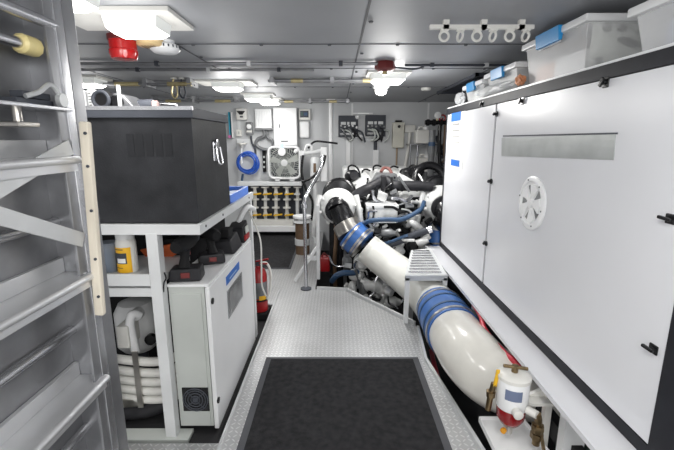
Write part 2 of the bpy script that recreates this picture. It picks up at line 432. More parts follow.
# ================================================================== STORAGE BINS
def bin_(x0, x1, y0, y1, h, label, loc_z=1.927, clips=True):
    L = Vector(((x0 + x1) / 2, (y0 + y1) / 2, loc_z)); t = thing('storage_bin', label, 'storage bin', L, 'clear bins along the top of the enclosure')
    tp = 0.03; th = 0.006; z0 = loc_z; z1 = loc_z + h - 0.03
    m = MB(L)
    def wallq(a0, a1, b0, b1, off):   # tapered wall a(bottom) to b(top)
        m.hexa([a0, a1, tuple(Vector(a1) + Vector(off)), tuple(Vector(a0) + Vector(off)), b0, b1, tuple(Vector(b1) + Vector(off)), tuple(Vector(b0) + Vector(off))])
    B = ((x0 + tp, y0 + tp, z0), (x1 - tp, y0 + tp, z0), (x1 - tp, y1 - tp, z0), (x0 + tp, y1 - tp, z0)); T = ((x0, y0, z1), (x1, y0, z1), (x1, y1, z1), (x0, y1, z1))
    for i, off in enumerate(((0, th, 0), (-th, 0, 0), (0, -th, 0), (th, 0, 0))):
        j = (i + 1) % 4; wallq(B[i], B[j], T[i], T[j], off)
    m.box((x0 + tp, y0 + tp, z0), (x1 - tp, y1 - tp, z0 + 0.005))
    m.build('tub', 'tub', t)
    m = MB(L)
    m.box((x0 - 0.022, y0 - 0.022, z1 - 0.022), (x1 + 0.022, y1 + 0.022, z1 + 0.014), 0.008)
    m.box((x0 + 0.02, y0 + 0.02, z1 + 0.01), (x1 - 0.02, y1 - 0.02, z1 + 0.026), 0.008)
    m.build('lid', 'white', t)
    if clips:
        ym = (y0 + y1) / 2; w = (y1 - y0) * 0.2
        m = MB(L)
        m.hexa([(x0 - 0.030, ym - w, z1 - 0.055), (x0 - 0.030, ym + w, z1 - 0.055), (x0 - 0.012, ym + w, z1 - 0.055), (x0 - 0.012, ym - w, z1 - 0.055),
                (x0 - 0.040, ym - w, z1 + 0.018), (x0 - 0.040, ym + w, z1 + 0.018), (x0 - 0.005, ym + w, z1 + 0.018), (x0 - 0.005, ym - w, z1 + 0.018)], 0.006)
        m.build('latch_clip', 'clip', t)
    return t, L
bA, LA = bin_(1.168, 1.56, 2.02, 2.64, 0.262, 'clear bin with white lid and blue clip holding a printed booklet')
MB(LA).box((1.225, 2.065, 1.936), (1.53, 2.072, 2.15)).build('booklet', 'card', bA)
m = MB(LA)
for (x, z, rx, rz) in ((1.29, 2.12, 0.022, 0.018), (1.36, 2.12, 0.026, 0.018), (1.40, 2.06, 0.055, 0.02), (1.27, 1.975, 0.022, 0.02)):
    pts = [(x + rx * math.cos(a), 2.060, z + rz * math.sin(a) - (0.25 * rx * math.cos(a) if rx > 0.04 else 0)) for a in [i * 2 * PI / 14 for i in range(14)]]
    m.prism(pts, (0, 0.004, 0))
for i in range(4): m.box((1.485 + 0.003 * (i % 2), 2.060, 1.99 + i * 0.028), (1.493, 2.064, 2.01 + i * 0.028))
m.build('print', 'print', bA)
MB(LA).box((1.222, 2.10, 1.936), (1.30, 2.38, 2.04)).build('white_box', 'white', bA)
MB(LA).box((1.215, 2.40, 1.936), (1.36, 2.58, 2.03), 0.01).build('orange_packet', 'orangepaper', bA)
MB(LA).box((1.160, 2.24, 2.10), (1.166, 2.46, 2.122)).build('paper_label', 'white', bA)
bB, LB = bin_(1.168, 1.58, 1.05, 1.70, 0.195, 'clear bin with white lid nearest the camera, cut off by the frame', clips=False)
MB(LB).box((1.23, 1.10, 1.936), (1.5, 1.62, 2.04), 0.02).build('blue_packet', mat('blue_packet', (170, 182, 205), 0.6, 0, 0.15, 9), bB)
MB(LB).box((1.225, 1.25, 2.045), (1.4, 1.52, 2.08), 0.02).build('pink_packet', 'pink', bB)
bC, LC = bin_(1.168, 1.54, 2.76, 3.28, 0.185, 'low clear bin with blue clip beside the crumpled orange wrap')
MB(LC).box((1.22, 2.82, 1.936), (1.5, 3.2, 2.04), 0.02).build('packet', 'card', bC)
bD, LD = bin_(1.168, 1.54, 3.36, 3.82, 0.165, 'clear bin with blue clip farthest along the enclosure top')
MB(LD).box((1.22, 3.42, 1.936), (1.5, 3.74, 2.03), 0.02).build('packet', 'card', bD)
def crumple(name, c, size, mt, label, cat, seed, n=3):
    r = random.Random(seed); bm = bmesh.new(); bmesh.ops.create_icosphere(bm, subdivisions=n, radius=1)
    for v in bm.verts:
        kk = 0.72 + 0.4 * r.random(); v.co = Vector((v.co.x * size[0] * kk, v.co.y * size[1] * kk, max(-0.9, v.co.z) * size[2] * kk))
    m = MB(c); m.bm.free(); m.bm = bm
    bmesh.ops.translate(bm, verts=bm.verts[:], vec=Vector(c))
    o = m.build(name, mt, ang=20); return tag(o, label, cat)
crumple('wrapping', (1.165, 2.68, 1.972), (0.03, 0.05, 0.036), 'orangepaper', 'crumpled orange wrap at the corner of the middle bin', 'wrapping', 3)
crumple('plastic_bag', (1.155, 3.1, 1.966), (0.02, 0.36, 0.036), 'bag', 'clear plastic bag lying against the low bin', 'bag', 5)
crumple('plastic_bag', (1.17, 3.98, 1.985), (0.03, 0.14, 0.06), 'bag', 'clear plastic bag at the far end of the enclosure top', 'bag', 8)

# ================================================================== EXHAUST PIPE
def path(L): return [P(u, v, t=tt) for u, v, tt in L]
pp = path([(337, 205, 4.62), (341, 214, 4.60), (352, 236, 4.52), (373, 253, 4.46), (397, 271, 4.27), (421, 289, 3.88), (440, 310, 3.40), (455, 334, 2.97), (469, 354, 2.62), (489, 374, 2.45)])
L = Vector((0.6, 3.4, -0.1))
t = thing('exhaust_pipe', 'fat white exhaust pipe with blue hose joints running from engine to ledge', 'pipe', L)
MB(L).tube(pp[3:5] + [pp[5]], 0, 28, 4, radii=[0.168, 0.176, 0.184]).tube([pp[2] * .3 + pp[3] * .7, pp[3]], 0.168, 28, 1).build('pipe_run', 'pipe', t)
MB(L).tube([pp[5], pp[5] * .5 + pp[6] * .5, pp[6]], 0, 28, 4, radii=[0.184, 0.187, 0.190]).build('reducer', 'pipe', t)
end = [pp[7], pp[8], pp[9], P(514, 386, t=2.38), P(550, 396, t=2.62)]
MB(L).tube(end, 0, 32, 6, radii=[0.194, 0.194, 0.188, 0.18, 0.175]).build('elbow', 'elbow', t)
j = MB(L).tube([pp[6] * .93 + pp[5] * .07, pp[6] * .5 + pp[7] * .5, pp[7] * .97 + pp[8] * .03], 0, 32, 4, radii=[0.192, 0.203, 0.205]).build('hose_joint', 'blue', t)
for f in (0.06, 0.30, 0.70, 0.94):
    q = pp[6].lerp(pp[7], f); dd = (pp[7] - pp[6]).normalized(); rr = 0.196 + 0.012 * f
    MB(L).lathe([(rr, -0.012), (rr + 0.006, -0.012), (rr + 0.006, 0.012), (rr, 0.012)], q, dd, 32).obox(q + Vector((-0.07, -0.08, rr * 0.8)), (0.03, 0.03, 0.02), (0, 0, 0.6)).build('hose_clamp', 'steel' if f in (.06, .94) else 'bluehose', j)
j = MB(L).tube([pp[2] * .9 + pp[1] * .1, pp[2] * .5 + pp[3] * .5], 0.180, 28, 1).build('hose_joint', 'blue', t)
for f in (0.02, 0.36, 0.46):
    q = pp[2].lerp(pp[3], f); dd = (pp[3] - pp[2]).normalized()
    MB(L).lathe([(0.180, -0.011), (0.186, -0.011), (0.186, 0.011), (0.180, 0.011)], q, dd, 28).build('hose_clamp', 'steel', j)
MB(L).tube([pp[1].lerp(pp[2], .45), pp[2] * .9 + pp[1] * .1], 0.157, 28, 1).build('steel_band', 'steel', t)

# ================================================================== MAIN ENGINE
L = Vector((0.6, 5.2, -0.36))
E = thing('marine_engine', 'large white diesel engine with black air pipes behind the exhaust pipe', 'engine', L)
MB(L).box((0.18, 4.75, -0.1), (1.02, 6.3, 0.62), 0.03).build('engine_block', 'engdark', E)
MB(L).box((0.28, 4.7, -0.34), (0.92, 6.2, -0.1), 0.05).build('oil_pan', 'engdark', E)
for sx in (-1, 1):
    m = MB(L)
    for i in range(4):
        y = 4.85 + i * 0.36
        m.obox((0.6 + sx * 0.27, y + 0.16, 0.86), (0.26, 0.33, 0.40), (0, sx * 0.5, 0), 0.02)
        m.obox((0.6 + sx * 0.30, y + 0.16, 1.09), (0.24, 0.30, 0.08), (0, sx * 0.5, 0), 0.02)
    m.build('cylinder_bank', 'engine', E)
MB(L).box((0.16, 4.82, -0.2), (1.04, 4.9, 0.92), 0.02).build('shade_backing', 'engdark', E)  # dark backing added so the gaps between fittings read as shade
MB(L).box((-0.10, 4.95, -0.36), (0.17, 5.9, 0.75), 0.03).build('side_casing', 'engdark', E)
for dx, mt_ in ((-.02, 'brown'), (.05, 'engdark'), (.11, 'enggrey')):
    MB(L).tube([(dx, 4.92, .72), (dx + .01, 4.88, .4), (dx - .01, 4.9, .1), (dx, 4.92, -.3)], .026, 10, 4).build('fuel_pipe', mt_, E)
# long pale charge air box across the back, hooks
MB(L).box((0.08, 5.55, 1.02), (1.02, 6.2, 1.22), 0.03).build('charge_air_box', 'engine', E)
for u, v in ((352, 166), (366, 170), (377, 166), (394, 167), (404, 170), (413, 166)):
    c = P(u, v, Y=5.5)
    MB(L).tube([c + Vector((-0.05, 0, -0.06)), c + Vector((-0.045, 0, -0.01)), c + Vector((0.0, 0, 0.01)), c + Vector((0.06, 0, -0.01))], 0.012, 8).build('fuel_pipe', 'blackm', E)
# turbochargers
def turbo(u, v, tt, sx):
    c = P(u, v, t=tt)
    ax = Vector((0.05 * sx, -1, -0.22)).normalized()
    m = MB(L).lathe([(0.11, -0.20), (0.18, -0.12), (0.212, -0.03), (0.205, 0.06), (0.16, 0.11), (0.13, 0.13)], c, ax, 32)
    T = m.build('turbocharger', 'engine', E)
    MB(L).lathe([(0.13, 0.11), (0.142, 0.12), (0.142, 0.15), (0.12, 0.16)], c, ax, 28).build('flange', 'rubber', T)
    m = MB(L)
    m.torus(c + Vector((0.02, 0.22, 0.10)), (0.1 * sx, -1, 0.25), 0.17, 0.045, 28, 10)
    m.build('air_inlet', 'black', T)
    m = MB(L).lathe([(0.15, -0.06), (0.14, 0.10), (0.08, 0.14)], c + Vector((0.02, 0.28, 0.12)), (0, -1, 0.2), 24); m.build('compressor_cover', 'engdark', T)
    for k in range(8):
        a = k * PI / 4 + 0.2
        q = c + ax * 0.075 + Vector((math.cos(a) * 0.2, 0, math.sin(a) * 0.2))
        MB(L).lathe([(0.018, -0.02), (0.018, 0.02), (0.008, 0.03)], q, ax, 8).build('bolt', 'engine', T)
    # side arms of the housing
    for dx in (-0.21, 0.21):
        MB(L).tube([c + Vector((dx, -0.02, 0.13)), c + Vector((dx * 1.15, -0.06, -0.02)), c + Vector((dx * 1.3, -0.06, -0.22)), c + Vector((dx * 1.35, 0.02, -0.36))], 0.032, 10, 5).build('support_arm', 'engine', T)
    return c
c1 = turbo(338, 206, 4.68, -1); c2 = turbo(440, 203, 4.75, 1)
MB(L).tube([c1 + Vector((0, -0.12, -0.02)), pp[0] + Vector((0, -0.02, 0.0)), pp[1].lerp(pp[2], 0.15), pp[1].lerp(pp[2], .5)], 0.125, 26, 5).build('exhaust_elbow', 'black', E)
q = P(443, 240, t=4.85)
MB(L).tube([c2 + Vector((0.02, -0.10, -0.04)), c2 + Vector((0.05, -0.20, -0.14)), P(443, 222, t=4.8)], 0.13, 24, 5).build('exhaust_elbow', 'black', E)
MB(L).tube([P(441, 218, t=4.8), P(438, 232, t=4.85)], 0.10, 20, 1).build('steel_band', 'cream', E)
r2 = thing('exhaust_pipe', 'short white pipe with blue joint half hidden by the enclosure end', 'pipe', P(437, 262, t=4.9))
L2 = Vector(r2.location)
j = MB(L2).tube([P(438, 230, t=4.85), P(437, 240, t=4.86), P(437, 249, t=4.87)], 0, 24, 3, radii=[0.115, 0.142, 0.135]).build('hose_joint', 'blue', r2)
for v in (242, 247): MB(L2).lathe([(0.140, -0.01), (0.146, -0.01), (0.146, 0.01), (0.140, 0.01)], P(437, v, t=4.865), P(437, 249, t=4.87) - P(437, 240, t=4.86), 24).build('hose_clamp', 'steel', j)
MB(L2).tube([P(437, 248, t=4.87), P(436, 266, t=4.9), P(438, 290, t=5.0)], 0.13, 24, 4).build('pipe_run', 'pipe', r2)
# black Y-shaped air pipes and centre flange
MB(L).tube([P(352, 202, t=4.72), P(358, 194, t=4.72), P(370, 188, t=4.72), P(381, 182, t=4.78)], 0.062, 16, 5).build('air_pipe', 'rubber', E)
ap = MB(L).tube([P(386, 180, t=4.78), P(393, 185, t=4.72), P(405, 186, t=4.70), P(420, 186, t=4.68), P(433, 187, t=4.66)], 0.06, 16, 5).build('air_pipe', 'rubber', E)
for u, v in ((401, 186), (416, 186)):
    MB(L).tube([P(u, v, t=4.70), P(u + 2.2, v, t=4.695)], 0.066, 16, 1).build('hose_clamp', 'engdark', ap)
c = P(383.5, 182, t=4.72)
MB(L).box(c + Vector((-0.03, -0.04, -0.10)), c + Vector((0.03, 0.1, 0.07)), 0.01).build('pipe_flange', 'rubber', E)
c = P(386, 176, t=4.85)
m = MB(L).prism([c + Vector((-0.16, 0, -0.08)), c + Vector((0.16, 0, -0.08)), c + Vector((0.13, 0, 0.02)), c + Vector((-0.10, 0, 0.03))], (0, 0.22, 0)); m.build('thermostat_housing', 'enggrey', E)
for i in range(6):
    q = c + Vector((-0.1 + 0.04 * i, -0.01, -0.03 + 0.012 * (i % 2)))
    MB(L).lathe([(0.014, 0), (0.014, 0.02)], q, (0, -1, 0), 8).build('bolt', 'engdark', E)
MB(L).tube([P(381, 172, t=5.0), P(384, 168, t=5.05), P(389, 169, t=5.05), P(392, 174, t=5.0)], 0.02, 8).build('coolant_hose', mat('rust_hose', (120, 76, 70), 0.5), E)
# black pumps at the right rear
for u, v, r in ((408, 173, 0.07), (417, 171, 0.075), (352, 176, 0.08)):
    c = P(u, v, t=5.1); MB(L).lathe([(r * 0.6, -0.1), (r, -0.06), (r, 0.06), (r * 0.7, 0.1)], c, (0.3, -1, 0.1), 18).build('pump_body', 'black', E)
m = MB(L).torus(P(430, 180, t=5.0), (0.1, -1, 0.35), 0.19, 0.05, 26, 10); m.build('pulley_guard', 'black', E)
# white junction box in the valley
a = P(367, 206, t=4.55); b = P(398, 224, t=4.55)
jb = MB(L).box((a.x, a.y, b.z), (b.x, a.y + 0.35, a.z), 0.012).build('junction_box', 'engine', E)
MB(L).box((a.x - 0.01, a.y - 0.01, a.z - 0.03), (b.x + 0.01, a.y + 0.36, a.z + 0.012), 0.008).build('lid', 'white', jb)
MB(L).tube([P(373, 206, t=4.54), P(374, 214, t=4.52), P(371, 224, t=4.53)], 0.012, 8).build('strap', 'black', jb)
# hoses across the front
MB(L).tube([P(358, 230, t=4.62), P(363, 224, t=4.5), P(372, 220.5, t=4.40), P(385, 219.5, t=4.40), P(400, 219.5, t=4.42), P(410, 216, t=4.45), P(421, 209, t=4.5), P(424, 202, t=4.6)], 0.026, 12, 5).build('coolant_hose', 'bluehose', E)
h = MB(L).tube([P(368, 246, t=4.72), P(386, 245, t=4.55), P(402, 240, t=4.48), P(416, 234, t=4.45), P(429, 230, t=4.42)], 0.040, 14, 5).build('coolant_hose', 'dgrey', E)
MB(L).tube([P(374, 244, t=4.62), P(387, 242.8, t=4.50), P(400, 238, t=4.43), P(408, 235, t=4.41)], 0.016, 8, 5).build('stripe', 'bluehose', h)
MB(L).tube([P(428, 230.5, t=4.42), P(432, 229, t=4.41)], 0.044, 14, 1).build('hose_clamp', 'chrome', h)
MB(L).tube([P(332, 281, t=4.7), P(336, 276, t=4.6), P(343, 273, t=4.6), P(352, 273, t=4.62), P(358, 272, t=4.66)], 0.033, 12, 5).build('coolant_hose', 'bluehose', E)
# crowded fittings: many small pipes, blocks, flanges on the engine front
rr = random.Random(21)
def pump(u, v, tt, r, ln, mt, ax):
    c = P(u, v, t=max(tt, 4.70 if v > 255 else 4.6))
    MB(L).lathe([(r * .55, -ln / 2), (r * .9, -ln * .4), (r, -ln * .2), (r, ln * .2), (r * .75, ln * .3), (r * .5, ln / 2)], c, ax, 16).build('pump_body', mt, E)
for args in ((361, 262, 4.75, .09, .22, 'engine', (0, -1, 0)), (356, 275, 4.6, .07, .16, 'engine', (1, -.6, 0)), (372, 285, 4.45, .085, .25, 'engine', (1, -.3, -.1)),
             (385, 291, 4.3, .08, .2, 'engine', (.7, -.7, 0)), (366, 300, 4.35, .07, .2, 'engine', (0, -1, .3)), (392, 302, 4.1, .065, .2, 'engine', (1, 0, 0)),
             (347, 262, 4.8, .06, .2, 'enggrey', (0, -.5, 1)), (352, 290, 4.55, .055, .2, 'engine', (0, 0, 1)), (363, 287, 4.5, .05, .18, 'enggrey', (0, 0, 1)),
             (378, 306, 4.2, .05, .2, 'engine', (1, -.2, .1)), (358, 303, 4.4, .06, .12, 'engine', (0, -1, 0)), (398, 250, 4.5, .06, .18, 'engine', (.6, -1, 0)),
             (412, 247, 4.45, .07, .15, 'engdark', (0, -1, .3)), (420, 243, 4.5, .05, .2, 'engine', (1, -.3, .4)), (388, 233, 4.55, .05, .2, 'enggrey', (1, -.3, 0)),
             (362, 236, 4.6, .05, .2, 'engdark', (.4, -1, 0)), (411, 220, 4.7, .05, .2, 'engine', (.5, -.4, .8)), (417, 226, 4.6, .04, .2, 'engine', (.8, -.2, -.5)),
             (405, 199, 4.8, .06, .16, 'engine', (.2, -1, 0)), (364, 205, 4.85, .05, .2, 'engdark', (0, -.4, 1)), (358, 215, 4.8, .05, .2, 'engine', (.4, -.4, 1)),
             (377, 196, 4.9, .06, .2, 'engdark', (1, -.2, 0)), (391, 197, 4.9, .06, .2, 'enggrey', (1, -.2, 0))):
    pump(*args)
def rtube(u0, u1, v0, v1, t0, t1, n, mts, rad):
    for i in range(n):
        u = rr.uniform(u0, u1); v = rr.uniform(v0, v1); tt = rr.uniform(t0, t1)
        c = P(u, v, t=tt); pts = [c]
        d = Vector((rr.uniform(-1, 1), rr.uniform(-.4, .4), rr.uniform(-1, 1))).normalized()
        for k in range(3):
            d = (d + Vector((rr.uniform(-.9, .9), rr.uniform(-.4, .4), rr.uniform(-.9, .9)))).normalized()
            pts.append(pts[-1] + d * rr.uniform(.05, .12))
        MB(L).tube(pts, rr.uniform(*rad), 8, 4).build('fuel_pipe', rr.choice(mts), E)
rtube(356, 430, 188, 236, 4.5, 4.95, 34, ['engine', 'engine', 'black', 'chrome', 'engdark', 'enggrey', 'rubber'], (.008, .02))
rtube(376, 430, 228, 256, 4.55, 4.8, 22, ['engine', 'black', 'engdark', 'engine', 'chrome'], (.008, .02))
rtube(344, 400, 258, 312, 4.62, 4.8, 26, ['engine', 'engine', 'enggrey', 'engdark', 'chrome'], (.008, .022))
rtube(350, 366, 182, 196, 4.9, 5.2, 6, ['engine', 'black', 'engdark'], (.008, .018))
def rblock(u0, u1, v0, v1, t0, t1, n, mts, name='bracket'):
    for i in range(n):
        c = P(rr.uniform(u0, u1), rr.uniform(v0, v1), t=rr.uniform(t0, t1))
        MB(L).obox(c, (rr.uniform(.04, .11), rr.uniform(.04, .1), rr.uniform(.03, .1)), (rr.uniform(-.4, .4), rr.uniform(-.6, .6), rr.uniform(-.6, .6)), .008).build(name, rr.choice(mts), E)
rblock(358, 432, 190, 238, 4.6, 5.0, 26, ['engine', 'engine', 'enggrey', 'engdark'])
rblock(345, 398, 262, 312, 4.68, 4.85, 30, ['engine', 'engine', 'enggrey', 'white'])
rblock(382, 428, 236, 258, 4.62, 4.8, 10, ['engine', 'engdark', 'enggrey'])

# ================================================================== STEP OVER THE PIPE
L = Vector((0.72, 3.5, 0.0))
t = thing('step_stool', 'small white grated step straddling the fat exhaust pipe', 'step', L)
a = P(405, 277, Y=3.32); z = a.z
fr = P(447, 280, Y=3.32); bl = P(411, 252, Z=z); brr = P(430, 250, Z=z)
MB(L).prism([(a.x, 3.32, z), (fr.x, 3.32, z), (brr.x + 0.01, brr.y, z), (bl.x, bl.y, z)], (0, 0, 0.02)).build('tread', 'rackwhite', t)
m = MB(L)
for i in range(9):
    y = 3.36 + i * (bl.y - 3.42) / 8
    f = (y - 3.32) / (bl.y - 3.32)
    m.box((a.x + (bl.x - a.x) * f + 0.03, y, z + 0.02), (fr.x - 0.04 + (brr.x + 0.01 - fr.x) * f, y + 0.035, z + 0.029), 0.003)
m.build('grip_bar', 'alu', t)
MB(L).box((a.x, 3.30, z - 0.03), (fr.x, 3.33, z + 0.022), 0.004).build('front_beam', 'aluarm', t)
for x in (a.x, fr.x - 0.04):
    MB(L).box((x, 3.30, 0.0 if x < .7 else -0.36), (x + 0.04, 3.34, z), 0.004).build('leg', 'rackwhite', t)
MB(L).box((bl.x, bl.y - 0.04, -0.36), (bl.x + 0.04, bl.y, z)).build('leg', 'rackwhite', t)
MB(L).box((brr.x, bl.y - 0.04, -0.36), (brr.x + 0.04, bl.y, z)).build('leg', 'rackwhite', t)

# ================================================================== FUEL FILTER and TRAY
c0 = P(513, 388, t=2.0); fx, fy = c0.x, c0.y
zb = 0.16
L = Vector((fx, fy, zb)); t = thing('fuel_filter', 'white fuel filter canister with red bowl and bronze taps', 'fuel filter', L)
ztop = P(514, 376, t=1.98).z; zmid = P(514, 408, t=2.0).z
b = MB(L).lathe([(0.072, 0), (0.076, 0.02), (0.076, ztop - zmid - 0.015), (0.068, ztop - zmid)], (fx, fy, zmid), n=32).build('canister', 'white', t)
MB(L).lathe([(0.080, 0), (0.080, 0.016), (0.06, 0.03), (0.03, 0.032)], (fx, fy, ztop - 0.012), n=32).build('lid', 'cream', t)
m = MB(L).lathe([(0.016, 0), (0.016, 0.04)], (fx, fy, ztop + 0.015), n=10); m.bar((fx - 0.055, fy + 0.01, ztop + 0.048), (fx + 0.055, fy - 0.02, ztop + 0.048), 0.016, 0.014, bev=.003)
m.build('tee_handle', 'bronze', t)
MB(L).lathe([(0.02, -0.105), (0.05, -0.09), (0.066, -0.06), (0.071, 0)], (fx, fy, zmid), n=28).build('fuel_bowl', 'redbowl', t)
dc = MB(L).lathe([(0.014, -0.16), (0.018, -0.15), (0.018, -0.12), (0.03, -0.115), (0.03, -0.09)], (fx, fy, zmid), n=14).build('drain_tap', 'steel', t)
MB(L).lathe([(0.011, 0), (0.014, 0.006), (0.014, 0.02)], (fx - 0.035, fy - 0.03, zmid - 0.115), (-.7, -.6, 0), 12).build('knob', mat('amber_knob', (216, 150, 40), .3), dc)
m = MB(L)
for i in range(8):
    a0 = -PI * 0.78 + i * 0.13; a1 = a0 + 0.13; R_ = 0.0775
    m.hexa([(fx + R_ * math.cos(a0), fy + R_ * math.sin(a0), zmid + 0.07), (fx + R_ * math.cos(a1), fy + R_ * math.sin(a1), zmid + 0.07), (fx + .074 * math.cos(a1), fy + .074 * math.sin(a1), zmid + 0.07), (fx + .074 * math.cos(a0), fy + .074 * math.sin(a0), zmid + 0.07),
            (fx + R_ * math.cos(a0), fy + R_ * math.sin(a0), zmid + 0.125), (fx + R_ * math.cos(a1), fy + R_ * math.sin(a1), zmid + 0.125), (fx + .074 * math.cos(a1), fy + .074 * math.sin(a1), zmid + 0.125), (fx + .074 * math.cos(a0), fy + .074 * math.sin(a0), zmid + 0.125)])
m.build('paper_label', mat('slate_label', (110, 122, 150), .5), b)
m = MB(L).lathe([(0.024, 0), (0.024, 0.03), (0.014, 0.034)], (fx - 0.01, fy - 0.075, zmid + 0.02), (0, -1, 0), 14)
m.lathe([(0.02, 0), (0.02, 0.05)], (fx + 0.05, fy - 0.06, zmid + 0.02), (.6, -.8, 0), 12); m.build('port', 'cream', t)
# bronze outlet tap to the right
tx, ty = fx + 0.085, fy - 0.09
m = MB(L).tube([(tx, ty, zmid + 0.02), (tx + 0.01, ty, zmid - 0.03), (tx + 0.01, ty, zmid - 0.15)], 0.018, 12, 4)
m.lathe([(0.028, -0.02), (0.03, 0), (0.028, 0.02)], (tx + 0.01, ty, zmid - 0.06), n=8).lathe([(0.03, -0.015), (0.03, 0.015)], (tx + 0.01, ty, zmid - 0.10), n=6)
m.bar((tx + 0.02, ty - 0.02, zmid - 0.08), (tx + 0.03, ty - 0.04, zmid - 0.15), 0.016, 0.008)
m.build('outlet_tap', 'bronze', t)
# bronze inlet tap with a yellow lever on the left
lx = P(494, 385, t=2.02); 
m = MB(L).tube([lx + Vector((0.0, 0, 0.01)), lx + Vector((-0.012, 0, -0.06)), lx + Vector((-0.02, 0.0, -0.14))], 0.015, 10, 4)
m.lathe([(0.022, -0.015), (0.024, 0.015)], lx + Vector((-0.012, 0, -0.05)), n=8)
m.tube([lx + Vector((0, 0, 0.0)), lx + Vector((0.04, 0.03, 0.0))], 0.012, 8, 1)
tp = m.build('inlet_tap', 'bronze', t)
MB(L).bar(lx + Vector((0.0, -0.01, 0.0)), lx + Vector((0.008, -0.015, 0.095)), 0.018, 0.008, up=(0, 1, 0), bev=.002).build('lever', 'ylever', tp)
# white bracket
m = MB(L).prism([(fx + 0.07, fy + 0.03, zmid + 0.02), (fx + 0.21, fy + 0.03, zmid + 0.02), (fx + 0.21, fy + 0.03, zmid + 0.09)], (0, 0.02, 0))
m.box((fx + 0.06, fy - 0.03, zmid + 0.015), (fx + 0.21, fy + 0.06, zmid + 0.03))
m.box((fx + 0.18, fy + 0.01, -0.36), (fx + 0.215, fy + 0.04, 0.36)); m.build('bracket', 'cream', t)
# tray under it
L = Vector((fx - 0.02, fy - 0.05, -0.36)); t = thing('drip_tray', 'shallow white metal tray under the fuel filter', 'tray', L)
p4 = [P(479, 421, Z=0.06), P(522, 421, Z=0.06), P(560, 470, Z=0.06), P(503, 470, Z=0.06)]
MB(L).prism([(q.x, q.y, 0.06) for q in p4], (0, 0, 0.008)).build('pan', 'white', t)
m = MB(L)
for i in range(4): m.bar(p4[i] + Vector((0, 0, 0.012)), p4[(i + 1) % 4] + Vector((0, 0, 0.012)), 0.006, 0.032)
m.build('rim', 'white', t)
MB(L).box((fx - 0.06, fy - 0.10, -0.36), (fx - 0.03, fy - 0.06, 0.06)).box((fx + 0.09, fy - 0.10, -0.36), (fx + 0.12, fy - 0.06, 0.06)).build('support', 'rackwhite', t)

# red hose beside the ledge
o = MB(P(490, 335, t=2.75)).tube(path([(474, 305, 3.0), (481, 316, 2.8), (484, 328, 2.68), (493, 341, 2.52), (505, 353, 2.38), (517, 364, 2.26), (530, 385, 2.3)]), 0.018, 12, 6).build('red_hose', 'redhose')
tag(o, 'red hose curving along the white ledge above the pipe elbow', 'hose')
o = MB(P(575, 440, t=1.9)).tube(path([(556, 425, 2.3), (566, 433, 2.25), (578, 430, 2.25), (590, 445, 2.2), (578, 460, 2.2), (560, 450, 2.25), (566, 440, 2.3), (600, 460, 2.3)]), 0.03, 10, 6).build('bilge_hose', 'green')
tag(o, 'dark green hose looped in the bilge below the ledge', 'hose')
o = MB((0.75, 2.2, -0.3)).tube([(0.80, 1.3, -0.1), (0.77, 1.9, -0.12), (0.73, 2.5, -0.1), (0.8, 3.1, -0.15)], 0.02, 10, 6).build('red_hose', 'redhose'); tag(o, 'thin red hose low between walkway and pipe elbow', 'hose')

# ================================================================== STORAGE RACK (left)
RY = 1.98
L = Vector((-1.4, 2.6, -0.08)); t = thing('storage_rack', 'white steel rack under the black toolbox on the left', 'rack', L)
m = MB(L).box((-2.19, RY + .01, 1.140), (-0.705, 3.29, 1.176)).box((-2.2, RY, 1.128), (-0.715, RY + 0.02, 1.18)).box((-0.715, RY, 1.128), (-0.695, 3.30, 1.18))
m.build('top_shelf', 'rackwhite', t)
for u, v in ((204, 229), (221, 217), (247, 200)):
    c = P(u + 2, v, X=-0.695); MB(L).lathe([(0.008, 0), (0.006, 0.004)], (-0.695, c.y, 1.155), (1, 0, 0), 8).build('bolt', 'dgrey', t)
MB(L).box((-2.2, RY + .012, 0.852), (-0.93, 2.9, 0.888)).box((-2.2, RY, 0.852), (-0.976, RY + .012, 0.915)).build('middle_shelf', 'rackwhite', t)
MB(L).box((-0.975, RY - 0.003, -0.08), (-0.915, RY + 0.06, 1.135), .004).build('post', 'rackwhite', t)
MB(L).box((-2.2, RY + 0.005, 0.79), (-0.93, RY + 0.05, 0.838), .003).build('cross_beam', 'rackwhite', t)
MB(L).box((-1.33, RY, -0.08), (-1.27, RY + 0.06, 0.79), .004).build('post', 'rackwhite', t)
MB(L).box((-0.75, 3.2, -0.08), (-0.70, 3.26, 1.135), .004).build('post', 'rackwhite', t)
MB(L).box((-2.2, 3.2, -0.08), (-2.15, 3.26, 1.135), .004).build('post', 'rackwhite', t)
MB(L).box((-2.2, RY, -0.08), (-2.15, RY + .06, 1.135), .004).build('post', 'rackwhite', t)
MB(L).box((-1.5, 1.955, -0.08), (-0.84, 2.05, -0.055), .004).build('plinth', 'greywhite', t)
MB(L).box((-2.19, 2.62, -0.08), (-0.94, 2.65, 1.12)).build('back_panel', 'blackm', t)

